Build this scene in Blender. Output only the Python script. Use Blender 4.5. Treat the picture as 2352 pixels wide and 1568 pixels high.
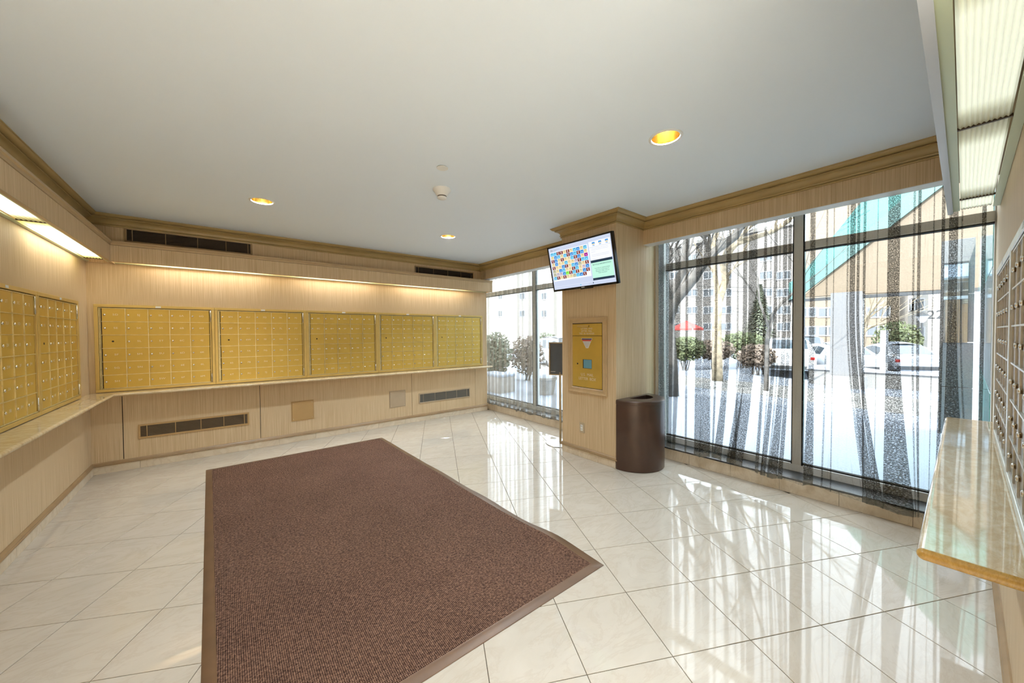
import bpy, bmesh, math, random
from mathutils import Vector, Matrix, Euler

for _o in list(bpy.data.objects):
    bpy.data.objects.remove(_o)
S = bpy.context.scene
COL = S.collection
PI = math.pi
random.seed(7)

# ------------------------------------------------------------------ camera, sky, sun, exposure
FPX = 828.384
CAM = Vector((1.0932, -5.598, 1.4334))
YAW, PITCH, ROLL = -0.6732, -0.0213, -0.0069
fw = Vector((-math.sin(YAW)*math.cos(PITCH), math.cos(YAW)*math.cos(PITCH), math.sin(PITCH)))
rr = Vector((math.cos(YAW), math.sin(YAW), 0)); uu = rr.cross(fw)
RT = rr*math.cos(ROLL) + uu*math.sin(ROLL); UP = -rr*math.sin(ROLL) + uu*math.cos(ROLL)
cd = bpy.data.cameras.new('camera'); cam = bpy.data.objects.new('camera', cd); COL.objects.link(cam)
cd.sensor_width = 36; cd.sensor_fit = 'HORIZONTAL'; cd.lens = FPX/2352*36; cd.clip_start = .02; cd.clip_end = 300
m3 = Matrix((RT, UP, -fw)).transposed()
cam.matrix_world = Matrix.Translation(CAM) @ m3.to_4x4()
S.camera = cam

W = bpy.data.worlds.new('sky'); S.world = W; W.use_nodes = True
bg = W.node_tree.nodes['Background']
bg.inputs[0].default_value = (.82, .91, 1.0, 1); bg.inputs[1].default_value = 3.15

sl = bpy.data.lights.new('sun', 'SUN'); sun = bpy.data.objects.new('sun', sl); COL.objects.link(sun)
sl.energy = 4.7; sl.angle = .009; sl.color = (1, .96, .90)
sun.rotation_euler = Vector((.80, .12, -.585)).to_track_quat('-Z', 'Y').to_euler()

S.view_settings.view_transform = 'Standard'; S.view_settings.look = 'None'
S.view_settings.exposure = 1.06; S.view_settings.gamma = 1.0; S.view_settings.use_curve_mapping = False
S.cycles.max_bounces = 7; S.cycles.diffuse_bounces = 5; S.cycles.transparent_max_bounces = 18
S.cycles.glossy_bounces = 3; S.cycles.use_adaptive_sampling = True; S.cycles.adaptive_threshold = .06; S.cycles.adaptive_min_samples = 20; S.cycles.sample_clamp_indirect = 6.0; S.cycles.caustics_reflective = False; S.cycles.caustics_refractive = False

L_BACK, L_LEFT, L_RIGHT = 6.4, 4.2, .24       # radiance of the lit valance lenses
P_DOWN = 21.5                                  # watts of each room downlight; the added lobby pair gets far more
WARM = (1.0, .965, .91)
LAMP = (.77, .895, 1.0)

# ------------------------------------------------------------------ helpers
def prop(o, label=None, cat=None, group=None, kind=None):
    if label: o['label'] = label
    if cat: o['category'] = cat
    if group: o['group'] = group
    if kind: o['kind'] = kind
    return o

def empty(name, loc=(0,0,0), rz=0, label=None, cat=None, group=None, parent=None):
    o = bpy.data.objects.new(name, None); COL.objects.link(o)
    o.location = loc; o.rotation_euler = (0,0,rz); o.empty_display_size = .05
    if parent: o.parent = parent
    return prop(o, label, cat, group)

class MB:
    def __init__(s): s.v = []; s.f = []; s.m = []
    def add(s, vs, fs, m=0):
        b = len(s.v); s.v += [tuple(v) for v in vs]; s.f += [tuple(i+b for i in f) for f in fs]; s.m += [m]*len(fs); return s
    def box(s, x0,y0,z0,x1,y1,z1, m=0):
        if x0>x1: x0,x1=x1,x0
        if y0>y1: y0,y1=y1,y0
        if z0>z1: z0,z1=z1,z0
        v=[(x0,y0,z0),(x1,y0,z0),(x1,y1,z0),(x0,y1,z0),(x0,y0,z1),(x1,y0,z1),(x1,y1,z1),(x0,y1,z1)]
        return s.add(v,[(0,3,2,1),(4,5,6,7),(0,1,5,4),(1,2,6,5),(2,3,7,6),(3,0,4,7)],m)
    def cbox(s, x0,y0,z0,x1,y1,z1,c,m=0):
        """box with chamfered edges"""
        bm = bmesh.new(); t = MB().box(x0,y0,z0,x1,y1,z1)
        vs=[bm.verts.new(v) for v in t.v]; [bm.faces.new([vs[i] for i in f]) for f in t.f]
        bmesh.ops.bevel(bm, geom=list(bm.edges), offset=c, segments=2, affect='EDGES', profile=.5)
        bm.verts.index_update()
        s.add([v.co[:] for v in bm.verts],[[v.index for v in f.verts] for f in bm.faces],m); bm.free(); return s
    def prism(s, pts, d, m=0):
        """pts: coplanar 3d loop, d: extrusion vector"""
        n=len(pts); d=Vector(d); v=[Vector(p) for p in pts]; v2=[p+d for p in v]
        fs=[tuple(range(n))[::-1], tuple(range(n,2*n))]+[(i,(i+1)%n,n+(i+1)%n,n+i) for i in range(n)]
        return s.add(v+v2,fs,m)
    def quad(s,a,b,c,d,m=0): return s.add([a,b,c,d],[(0,1,2,3)],m)
    def lathe(s, prof, c=(0,0,0), n=24, axis='z', a0=0, a1=2*PI, m=0):
        full = abs(a1-a0-2*PI)<1e-6; k = n if full else n+1; vs=[]
        for r,h in prof:
            for i in range(k):
                a=a0+(a1-a0)*i/n
                p=(r*math.cos(a),r*math.sin(a),h)
                if axis=='y': p=(p[0],-p[2],p[1])
                if axis=='x': p=(p[2],p[0],p[1])
                vs.append((p[0]+c[0],p[1]+c[1],p[2]+c[2]))
        fs=[]
        for j in range(len(prof)-1):
            for i in range(n if full else n):
                i2=(i+1)%k if full else i+1
                fs.append((j*k+i,j*k+i2,(j+1)*k+i2,(j+1)*k+i))
        return s.add(vs,fs,m)
    def tube(s, pts, rad, n=8, m=0, cap=True):
        pts=[Vector(p) for p in pts]; R=rad if hasattr(rad,'__len__') else [rad]*len(pts)
        vs=[]; prev=None
        for i,p in enumerate(pts):
            t=(pts[min(i+1,len(pts)-1)]-pts[max(i-1,0)]).normalized()
            if prev is None: a=t.orthogonal().normalized()
            else:
                a=(prev-t*prev.dot(t)); a=a.normalized() if a.length>1e-6 else t.orthogonal().normalized()
            prev=a; b=t.cross(a)
            for k in range(n): q=2*PI*k/n; vs.append(p+(a*math.cos(q)+b*math.sin(q))*R[i])
        fs=[(i*n+k,i*n+(k+1)%n,(i+1)*n+(k+1)%n,(i+1)*n+k) for i in range(len(pts)-1) for k in range(n)]
        if cap: fs+=[tuple(range(n))[::-1],tuple(range((len(pts)-1)*n,len(pts)*n))]
        return s.add(vs,fs,m)
    def mesh(s, name, smooth=False):
        me=bpy.data.meshes.new(name); me.from_pydata(s.v,[],s.f); me.polygons.foreach_set('material_index',s.m)
        if smooth: me.polygons.foreach_set('use_smooth',[True]*len(s.f))
        me.update(); return me
    def build(s, name, mats, parent=None, smooth=False, world=False, loc=None, angle=None):
        me=s.mesh(name,smooth); 
        for mt in (mats if isinstance(mats,(list,tuple)) else [mats]): me.materials.append(mt)
        if angle is not None: me.polygons.foreach_set('use_smooth',[True]*len(s.f)); me.set_sharp_from_angle(angle=angle)
        return obj(name,me,parent,world,loc)

def obj(name, me, parent=None, world=False, loc=None):
    o=bpy.data.objects.new(name,me); COL.objects.link(o)
    if loc is not None: o.location=loc
    if parent is not None:
        o.parent=parent
        if world: o.matrix_parent_inverse = pmat(parent).inverted()
    return o
def pmat(o):
    m=o.matrix_parent_inverse @ (Matrix.LocRotScale(o.location,o.rotation_euler,o.scale)) if o.parent else Matrix.LocRotScale(o.location,o.rotation_euler,o.scale)
    return pmat(o.parent) @ m if o.parent else m

def struct(name, mb, mat, label, cat, parent=None, **k):
    o=mb.build(name,mat,parent,**k)
    if parent is None: prop(o,label,cat,kind='structure')
    return o

# ------------------------------------------------------------------ materials
def nmat(name):
    m=bpy.data.materials.new(name); m.use_nodes=True; nt=m.node_tree
    return m,nt,nt.nodes['Principled BSDF']
def mat(name, col, rough=.5, metal=0, bump=0, bscale=200, var=0, vscale=8, spec=None, coat=0, emit=None, es=0):
    m,nt,b=nmat(name)
    b.inputs['Base Color'].default_value=(*col,1); b.inputs['Roughness'].default_value=rough; b.inputs['Metallic'].default_value=metal
    if spec is not None: b.inputs['Specular IOR Level'].default_value=spec
    if coat: b.inputs['Coat Weight'].default_value=coat; b.inputs['Coat Roughness'].default_value=.08
    if emit: b.inputs['Emission Color'].default_value=(*emit,1); b.inputs['Emission Strength'].default_value=es
    tc=nt.nodes.new('ShaderNodeTexCoord')
    if var:
        n=nt.nodes.new('ShaderNodeTexNoise'); n.inputs['Scale'].default_value=vscale; n.inputs['Detail'].default_value=4
        nt.links.new(tc.outputs['Object'],n.inputs['Vector'])
        r=nt.nodes.new('ShaderNodeValToRGB'); r.color_ramp.elements[0].position=.3; r.color_ramp.elements[1].position=.7
        r.color_ramp.elements[0].color=(*[c*(1-var) for c in col],1); r.color_ramp.elements[1].color=(*[min(1,c*(1+var)) for c in col],1)
        nt.links.new(n.outputs['Fac'],r.inputs[0]); nt.links.new(r.outputs[0],b.inputs['Base Color'])
    if bump:
        n=nt.nodes.new('ShaderNodeTexNoise'); n.inputs['Scale'].default_value=bscale
        nt.links.new(tc.outputs['Object'],n.inputs['Vector'])
        bp=nt.nodes.new('ShaderNodeBump'); bp.inputs['Strength'].default_value=bump; bp.inputs['Distance'].default_value=.004
        nt.links.new(n.outputs['Fac'],bp.inputs['Height']); nt.links.new(bp.outputs[0],b.inputs['Normal'])
    return m
def ramp(nt, src, stops):
    r=nt.nodes.new('ShaderNodeValToRGB'); e=r.color_ramp.elements
    e[0].position=stops[0][0]; e[0].color=(*stops[0][1],1); e[1].position=stops[-1][0]; e[1].color=(*stops[-1][1],1)
    for p,c in stops[1:-1]: q=e.new(p); q.color=(*c,1)
    nt.links.new(src,r.inputs[0]); return r
def coords(nt, scale, kind='Object', rnd=False):
    tc=nt.nodes.new('ShaderNodeTexCoord'); mp=nt.nodes.new('ShaderNodeMapping'); mp.inputs['Scale'].default_value=scale
    nt.links.new(tc.outputs[kind],mp.inputs['Vector'])
    if rnd:
        oi=nt.nodes.new('ShaderNodeObjectInfo'); mu=nt.nodes.new('ShaderNodeMath'); mu.operation='MULTIPLY'; mu.inputs[1].default_value=37.
        nt.links.new(oi.outputs['Random'],mu.inputs[0]); nt.links.new(mu.outputs[0],mp.inputs['Location'])
    return mp.outputs[0]
def noise(nt, vec, scale, detail=4, dist=0, rough=.5):
    n=nt.nodes.new('ShaderNodeTexNoise'); n.inputs['Scale'].default_value=scale; n.inputs['Detail'].default_value=detail
    n.inputs['Distortion'].default_value=dist; n.inputs['Roughness'].default_value=rough
    nt.links.new(vec,n.inputs['Vector']); return n.outputs['Fac']
def bump(nt, b, h, strength=.2, dist=.003):
    bp=nt.nodes.new('ShaderNodeBump'); bp.inputs['Strength'].default_value=strength; bp.inputs['Distance'].default_value=dist
    nt.links.new(h,bp.inputs['Height']); nt.links.new(bp.outputs[0],b.inputs['Normal'])

def wallpaper(name, lo, mid, hi):
    m,nt,b=nmat(name)
    f=noise(nt,coords(nt,(260,260,2.2)),1.0,4,0,.6)
    r=ramp(nt,f,[(.30,lo),(.5,mid),(.68,hi)]); nt.links.new(r.outputs[0],b.inputs['Base Color'])
    b.inputs['Roughness'].default_value=.55; b.inputs['Specular IOR Level'].default_value=.25; bump(nt,b,f,.15,.002); return m
M={}
M['paper']=wallpaper('wallpaper',(.48,.34,.19),(.61,.46,.285),(.70,.56,.38))
def marble(name, a, bcol, vein, rough, rnd=True, sc=1., coat=0., spec=.5):
    m,nt,b=nmat(name); b.inputs['Specular IOR Level'].default_value=spec
    v=coords(nt,(sc*1.0,sc*2.2,sc),rnd=rnd)
    f1=noise(nt,v,3.0,6,1.2,.6); f2=noise(nt,v,2.0,8,2.2,.65)
    r1=ramp(nt,f1,[(.3,a),(.72,bcol)])
    r2=ramp(nt,f2,[(.45,(0,0,0)),(.50,(.28,.28,.28)),(.55,(0,0,0))])
    mx=nt.nodes.new('ShaderNodeMixRGB'); nt.links.new(r2.outputs[0],mx.inputs[0]); nt.links.new(r1.outputs[0],mx.inputs[1]); mx.inputs[2].default_value=(*vein,1)
    nt.links.new(mx.outputs[0],b.inputs['Base Color']); b.inputs['Roughness'].default_value=rough
    if coat: b.inputs['Coat Weight'].default_value=coat; b.inputs['Coat Roughness'].default_value=.03
    return m
M['tile']=marble('polished_tile',(.535,.47,.385),(.59,.525,.44),(.44,.35,.26),.035,spec=.4)
M['basetile']=marble('base_tile',(.62,.52,.39),(.72,.63,.50),(.48,.36,.23),.12)
M['counter']=marble('cream_marble',(.58,.43,.245),(.75,.64,.45),(.46,.29,.12),.05,rnd=False,sc=3.,coat=.3)
M['counter_edge']=marble('honey_marble_edge',(.40,.22,.045),(.55,.34,.09),(.22,.10,.02),.15,rnd=False,sc=6.)
M['grout']=mat('grout',(.10,.075,.05),.9)
M['ceiling']=mat('ceiling_paint',(.81,.89,.975),.9)
M['crown']=mat('olive_gloss_paint',(.45,.33,.145),.33,spec=.45,var=.10,vscale=3)
M['trimwood']=mat('tan_painted_trim',(.34,.225,.115),.4,var=.1)
M['cap']=mat('tan_cap_moulding',(.46,.335,.19),.4,var=.06)
M['gold']=mat('gold_anodised',(.62,.42,.085),.40,.35,var=.07,vscale=5)
M['gold_frame']=mat('gold_frame',(.60,.43,.14),.36,.35,var=.06)
M['gold_rail']=mat('worn_gold_rail',(.70,.60,.33),.32,.5,var=.15,vscale=30)
M['silver_rail']=mat('worn_silver_rail',(.66,.65,.61),.3,.5,var=.12,vscale=20)  # pale silver stands in for window reflection on the backlit rails and frames
M['chrome']=mat('chrome',(.72,.70,.66),.2,1)
M['bronze']=mat('bronze_box',(.17,.10,.035),.3,.75,var=.1)  # dark tone of the backlit boxes is put into the colour
M['steel']=mat('brushed_steel',(.62,.60,.56),.3,.9)
M['black']=mat('black_plastic',(.012,.012,.013),.25)
M['dark']=mat('dark_recess',(.02,.017,.013),.8)
M['grille']=mat('dark_brown_grille',(.085,.055,.032),.45,.3)
M['greygrille']=mat('grey_grille',(.26,.235,.20),.45,.2)
M['paint_tan']=mat('tan_panel_paint',(.47,.30,.125),.45,var=.04)
M['paint_tan2']=mat('pale_panel_paint',(.44,.34,.23),.5,var=.05)
M['boxframe']=mat('tan_wood_frame',(.54,.385,.215),.4,var=.08)
M['grille_low']=mat('brown_grille',(.22,.155,.095),.45,.2)
M['white']=mat('white_plastic',(.78,.78,.76),.4)
M['ink']=mat('pale_engraving',(.80,.74,.58),.5)
M['paper_tag']=mat('paper_tag',(.75,.78,.80),.6)
M['binbrown']=mat('brown_enamel',(.068,.034,.022),.36,.1,coat=.3,var=.08)
M['alu']=mat('aluminium_frame',(.70,.70,.68),.4,.1)
M['alu_pale']=mat('pale_aluminium',(.80,.82,.83),.4,.0)
M['sill']=mat('dark_stone_sill',(.045,.047,.05),.35,var=.2,vscale=20)
M['lip']=mat('white_soffit_board',(.72,.72,.70),.5)
M['rubber']=mat('brown_rubber_border',(.15,.082,.042),.42,var=.15,vscale=6)
M['board']=mat('grey_letter_board',(.09,.105,.13),.35,var=.08)
M['bronzeframe']=mat('champagne_frame',(.50,.40,.26),.3,.6)
M['blue']=mat('pale_blue_card',(.13,.33,.45),.6)
M['navy']=mat('navy_print',(.02,.03,.16),.5); M['redp']=mat('red_print',(.62,.07,.06),.5); M['greyp']=mat('grey_print',(.62,.63,.66),.5)
M['lensframe']=mat('pale_green_metal',(.60,.66,.46),.35,.1)
M['greyboard']=mat('grey_gloss_edge',(.50,.52,.55),.25)
def glassmat(name, tint=(1,1,1), refl=.08):
    m=bpy.data.materials.new(name); m.use_nodes=True; nt=m.node_tree; nt.nodes.clear()
    o=nt.nodes.new('ShaderNodeOutputMaterial'); t=nt.nodes.new('ShaderNodeBsdfTransparent'); t.inputs[0].default_value=(*tint,1)
    g=nt.nodes.new('ShaderNodeBsdfGlossy'); g.inputs['Roughness'].default_value=.0
    lw=nt.nodes.new('ShaderNodeLayerWeight'); lw.inputs[0].default_value=.5
    pw=nt.nodes.new('ShaderNodeMath'); pw.operation='POWER'; pw.inputs[1].default_value=5; nt.links.new(lw.outputs['Facing'],pw.inputs[0])
    fr=nt.nodes.new('ShaderNodeMath'); fr.operation='MULTIPLY_ADD'; fr.inputs[1].default_value=.96-refl/2; fr.inputs[2].default_value=refl/2; nt.links.new(pw.outputs[0],fr.inputs[0])
    mx=nt.nodes.new('ShaderNodeMixShader'); nt.links.new(fr.outputs[0],mx.inputs[0]); nt.links.new(t.outputs[0],mx.inputs[1]); nt.links.new(g.outputs[0],mx.inputs[2])
    nt.links.new(mx.outputs[0],o.inputs[0]); return m
M['glass']=glassmat('window_glass',(.97,.985,.98))
def lensmat(name, strength, c1, c2):
    """lit ribbed diffuser: brighter along the tube, fading to its ends"""
    m=bpy.data.materials.new(name); m.use_nodes=True; nt=m.node_tree; b=nt.nodes['Principled BSDF']
    b.inputs['Base Color'].default_value=(.7,.7,.55,1); b.inputs['Roughness'].default_value=.25
    tc=nt.nodes.new('ShaderNodeTexCoord'); sp=nt.nodes.new('ShaderNodeSeparateXYZ'); nt.links.new(tc.outputs['Generated'],sp.inputs[0])
    r=ramp(nt,sp.outputs[0],[(0,(.03,.03,.03)),(.10,(.35,.35,.35)),(.2,(1,1,1)),(.8,(1,1,1)),(.9,(.35,.35,.35)),(1,(.03,.03,.03))])
    c=ramp(nt,r.outputs[0],[(0,c1),(1,c2)])
    mu=nt.nodes.new('ShaderNodeMath'); mu.operation='MULTIPLY'; mu.inputs[1].default_value=strength; nt.links.new(r.outputs[0],mu.inputs[0])
    nt.links.new(c.outputs[0],b.inputs['Emission Color']); nt.links.new(mu.outputs[0],b.inputs['Emission Strength']); return m
M['lens_back']=lensmat('lit_lens_back',L_BACK,(.9,.75,.3),WARM)
M['lens_left']=lensmat('lit_lens_left',L_LEFT,(.8,.7,.1),(1,.93,.75))
M['lens_dim']=lensmat('dim_lens_left',.8,(.8,.7,.1),(1,.93,.75))
M['lens_right']=lensmat('lit_lens_right',L_RIGHT,(.75,.8,.55),(.93,1.,.86))

# ------------------------------------------------------------------ room dimensions
H=2.7; XF=4.8219; XP=4.3124; YP1,YP2=-3.317,-2.5442; XB=5.009; ZC=.8482; YR=-5.7276
DV=.2064; ZV0,ZV1=2.199,2.404; XL=4.947; ZFB=2.4307; XG=5.28; DC=.2041; X0R=2.3; YL=-9.8; YWE=.62

# ---- walls
def seam_wall():
    mb=MB(); mb.box(-.2,0,ZC-.03,XL,YWE,H); mb.box(-.2,.012,0,XL,YWE,ZC-.03); return mb
wb=struct('wall_back',seam_wall(),M['paper'],'tan striped wallpaper wall behind the long row of mailboxes','wall')
MB().box(.01,.0115,.12,XL-.01,.0119,ZC-.031).build('seam_backing',M['dark'],wb)
for a,c in ((0,.224),(.231,1.432),(1.438,3.461),(3.466,4.685),(4.690,XL)):
    MB().box(a,0,.10,c,.0112,ZC-.03).build('wall_panel',M['paper'],wb)
struct('wall_left',MB().box(-.2,YL,0,0,0,H),M['paper'],'tan wallpaper wall carrying mailboxes beside the corner','wall')
struct('wall_right',MB().box(X0R,YL,0,XG+.05,YR,H),M['paper'],'wallpaper wall with dark mailboxes next to the window','wall')
struct('wall_lobby',MB().box(-.2,YL-.2,0,X0R,YL,H),M['paper'],'wall of the lobby behind the room','wall')
struct('wall_window_end',MB().box(XL,YWE,-.3,XG+.1,YWE+.2,H),M['paper'],'end wall of the window bay','wall')
# window wall fascia (curtain pelmet)
def fascia(n,y0,y1,label):
    f=struct(n,MB().box(XF,y0,ZFB,XF+.02,y1,H),M['paper'],label,'wall')
    MB().box(XF+.001,y0,ZFB-.004,XF+.13,y1,ZFB).build('soffit_board',M['lip'],f)
fascia('wall_fascia_far',YP2,YWE,'wallpapered pelmet board above the far window bay')
fascia('wall_fascia_near',YR,YP1,'wallpapered pelmet board above the large window')
pil=struct('pillar',MB().box(XP,YP1,0,XG-.04,YP2,H),M['paper'],'square wallpapered pillar carrying the letter box and screen','pillar')
# ---- ceiling with round openings for the downlights
LIGHTS=[(1.396,-1.45),(3.386,-1.407),(3.36,-4.372),(1.396,-4.40),(1.15,-7.3),(1.15,-8.5)]  # last two are unseen lamps added behind the camera for fill light
RL=.088
def mb_ring(mb,hit,a,b,c,d):
    # this cell lies inside one light's square (it may be a sub-cell): clip square ring to cell by fine fan
    x,y=hit; n=32; q=.12
    if (b-a)>.2 and (d-c)>.2:
        o=[];i=[]
        for k in range(n):
            t=2*PI*k/n; cx,sy=math.cos(t),math.sin(t); s=q/max(abs(cx),abs(sy)); o.append((x+cx*s,y+sy*s,H)); i.append((x+cx*RL,y+sy*RL,H))
        mb.add(o+i,[(k,n+k,n+(k+1)%n,(k+1)%n) for k in range(n)])
def ceil2():
    # cells split per light column avoided: build strips light by light
    mb=MB(); q=.12; ys=[]; 
    rows=sorted(LIGHTS,key=lambda p:p[1])
    # group rows whose y squares overlap
    groups=[]
    for p in rows:
        if groups and p[1]-groups[-1][0][1]<2*q+.01: groups[-1].append(p)
        else: groups.append([p])
    X0,X1=-.2,XG+.1; y=YL-.2
    def R(a,c,b,d):
        if b-a>1e-6 and d-c>1e-6: mb.quad((a,c,H),(a,d,H),(b,d,H),(b,c,H))
    for g in groups:
        lo=min(p[1] for p in g)-q; hi=max(p[1] for p in g)+q
        R(X0,y,X1,lo); x=X0
        for p in sorted(g):
            R(x,lo,p[0]-q,hi); R(p[0]-q,lo,p[0]+q,p[1]-q); R(p[0]-q,p[1]+q,p[0]+q,hi)
            mb_ring(mb,p,p[0]-q,p[0]+q,p[1]-q,p[1]+q); x=p[0]+q
        R(x,lo,X1,hi); y=hi
    R(X0,y,X1,YWE+.2); mb.box(X0,YL-.2,H+.28,X1,YWE+.2,H+.3)
    for a in ((X0,YL-.2,X0+.02,YWE+.2),(X1-.02,YL-.2,X1,YWE+.2),(X0,YL-.2,X1,YL-.18),(X0,YWE+.18,X1,YWE+.2)): mb.box(a[0],a[1],H,a[2],a[3],H+.28)
    return mb
struct('ceiling',ceil2(),M['ceiling'],'smooth white painted ceiling with recessed lights','ceiling')
struct('roof',MB().box(-6,-14,H+.35,XG+.2,8,3.95),mat('roof_mass',(.5,.45,.38),.8),'flat roof and storey above the mail room','roof')

# ---- crown moulding, swept along the wall line with mitred corners
CROWN=[(0,-.114),(.012,-.114),(.014,-.108),(.012,-.104),(.006,-.102),(.006,-.098),(.016,-.096),(.020,-.090),(.020,-.086),(.012,-.084),(.014,-.074),(.022,-.060),(.036,-.048),(.054,-.041),(.062,-.040),(.062,-.034),(.052,-.033),(.054,-.029),(.070,-.028),(.082,-.024),(.092,-.015),(.096,-.008),(.102,-.007),(.102,-.0005),(0,-.0005)]
def sweep(mb, path, prof, z, i0, i1):
    """one straight run of a mitred moulding: path vertices i0..i1, interior on the right of travel"""
    P=[Vector((p[0],p[1],0)) for p in path]
    def off(i):
        ns=[]
        for a,b in ((i-1,i),(i,i+1)):
            if a>=0 and b<len(P):
                t=(P[b]-P[a]).normalized(); ns.append(Vector((t.y,-t.x,0)))
        if len(ns)==1: return ns[0]
        s=ns[0]+ns[1]; return s/ (s.dot(ns[0]))
    vs=[]
    for i in (i0,i1):
        o=off(i)
        for d,h in prof: q=P[i]+o*d; vs.append((q.x,q.y,z+h))
    n=len(prof)
    mb.add(vs,[(k,n+k,n+(k+1)%n,(k+1)%n) for k in range(n)]+[tuple(range(n)),tuple(range(2*n-1,n-1,-1))]); return mb
CP=[(0,YL),(0,0),(XF,0),(XF,YP2),(XP,YP2),(XP,YP1),(XF,YP1),(XF,YR),(X0R,YR)]
CN=['left wall','back wall','far window pelmet','far side of the pillar','front of the pillar','near side of the pillar','pelmet of the large window','wall of dark mailboxes']
for k,nm in enumerate(CN):
    struct('trim_%d'%(k+1),sweep(MB(),CP,CROWN,H,k,k+1),M['crown'],'olive brown crown moulding along the '+nm,'moulding',angle=.5)

# ---- floor: grout bed with diagonal polished tiles
fl=struct('floor',MB().box(-.2,YL-.2,-.2,XB+.02,YWE,-.003),M['grout'],'polished cream marble tile floor laid at an angle','floor')
TS=.4064; TA=math.radians(-26.87); AX,AY=4.076,-4.637
E1=Vector((math.cos(TA),math.sin(TA)))*TS; E2=Vector((-math.sin(TA),math.cos(TA)))*TS
def clip(poly, x0,y0,x1,y1):
    for ax,v,sg in ((0,x0,1),(0,x1,-1),(1,y0,1),(1,y1,-1)):
        out=[]
        for i in range(len(poly)):
            a,b=poly[i],poly[(i+1)%len(poly)]; da=(a[ax]-v)*sg; db=(b[ax]-v)*sg
            if da>=0: out.append(a)
            if da*db<0: t=da/(da-db); out.append((a[0]+(b[0]-a[0])*t,a[1]+(b[1]-a[1])*t))
        poly=out
        if not poly: return []
    return poly
def area(p): return abs(sum(p[i][0]*p[(i+1)%len(p)][1]-p[(i+1)%len(p)][0]*p[i][1] for i in range(len(p))))/2 if p else 0
def tilemesh(poly):
    n=len(poly); c=.0012; cx=sum(p[0] for p in poly)/n; cy=sum(p[1] for p in poly)/n
    ins=[]
    for p in poly:
        d=math.hypot(p[0]-cx,p[1]-cy) or 1; k=1-c*1.4/d; ins.append((cx+(p[0]-cx)*k,cy+(p[1]-cy)*k))
    mb=MB(); mb.add([(p[0],p[1],-.010) for p in poly]+[(p[0],p[1],-.0010) for p in poly]+[(p[0],p[1],0) for p in ins],
        [(i,(i+1)%n,n+(i+1)%n,n+i) for i in range(n)]+[(n+i,n+(i+1)%n,2*n+(i+1)%n,2*n+i) for i in range(n)]+[tuple(range(2*n,3*n))])
    return mb.mesh('tile')
g=.0016
base=[((E1*sx+E2*sy)*.5*(1-2*g/TS)).to_tuple() for sx,sy in ((-1,-1),(1,-1),(1,1),(-1,1))]
full_me=tilemesh(base); full_me.materials.append(M['tile'])
RECTS=((.001,YR+.001,XB-.001,-.001),(.001,YL+.001,X0R-.001,YR-.001))
for i in range(-30,31):
    for j in range(-30,31):
        c=Vector((AX,AY))+E1*(i+.5)+E2*(j+.5)
        if not(-.5<c.x<5.6 and YL-.5<c.y<.5): continue
        pw=[(c.x+p[0],c.y+p[1]) for p in base]
        for R_ in RECTS:
            q=clip(pw,*R_)
            if area(q)<.0008: continue
            if abs(area(q)-area(pw))<1e-5: obj('tile',full_me,fl,loc=(c.x,c.y,0))
            else:
                me=tilemesh([(p[0]-c.x,p[1]-c.y) for p in q]); me.materials.append(M['tile']); obj('tile',me,fl,loc=(c.x,c.y,0))

# ---- baseboards: marble strip tiles with a stepped wooden cap
TRIM=[(0,.082),(.020,.082),(.022,.090),(.018,.096),(.018,.104),(.012,.112),(.006,.118),(0,.118)]
def baseboard(name, path, segs, label, first, tile_h=.082, trim=True, pitch=.4064, mt='basetile'):
    o=empty(name,(path[0][0],path[0][1],0)); prop(o,label,'baseboard',kind='structure')
    for k in segs:
        a=Vector(path[k]); b=Vector(path[k+1]); L=(b-a).length; t=(b-a)/L; n=Vector((t.y,-t.x)); s=0; nx=first
        while s<L-.01:
            e=min(nx,L); mb=MB(); p0=a+t*(s+.0008); p1=a+t*(e-.0008)
            mb.prism([(p0.x,p0.y,.001),(p1.x,p1.y,.001),(p1.x+n.x*.012,p1.y+n.y*.012,.001),(p0.x+n.x*.012,p0.y+n.y*.012,.001)],(0,0,tile_h-.002))
            mb.build('tile',M[mt],o,world=True); s=e; nx=e+pitch
        if trim:
            sweep(MB(),path,TRIM,0,k,k+1).build('trim_cap',M['trimwood'],o,world=True,angle=.5)
    return o
PB=[(0,YL),(0,0),(XL,0)]
baseboard('baseboard_left',PB,[0],'marble baseboard strip with wooden cap under the side mailboxes',.3)
baseboard('baseboard_back',PB,[1],'marble baseboard strip with wooden cap below the long row of mailboxes',.35,pitch=.428)
PP=[(XG-.1,YP2),(XP,YP2),(XP,YP1),(XG-.1,YP1)]
baseboard('baseboard_pillar',PP,[0,1,2],'marble baseboard with wooden cap around the pillar',.27,pitch=.27)
baseboard('baseboard_right',[(XG-.3,YR),(X0R,YR)],[0],'baseboard along the wall of dark mailboxes',.2)
bw=empty('baseboard_window',(XB,YR,0)); prop(bw,'low tan marble plinth under the windows','baseboard',kind='structure')
def plinth(y0,y1,first):
    s=y1; nx=first
    while s>y0+.01:
        e=max(nx,y0); MB().box(XB-.001,e+.0012,.001,XB+.014,s-.0012,.119).build('tile',M['basetile'],bw,world=True); s=e; nx=e-.4064
plinth(YR,YP1,-3.755); plinth(YP2,YWE,-.23)
MB().box(XB+.004,YR,-.15,XG+.05,YP1,.116).box(XB+.004,YP2,-.15,XG+.05,YWE,.116).build('core',M['grout'],bw,world=True)
MB().box(XB-.004,YR,.119,XG+.03,YP1,.134).box(XB-.004,YP2,.119,XG+.03,YWE,.134).build('stone_sill',M['sill'],bw,world=True)

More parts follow.
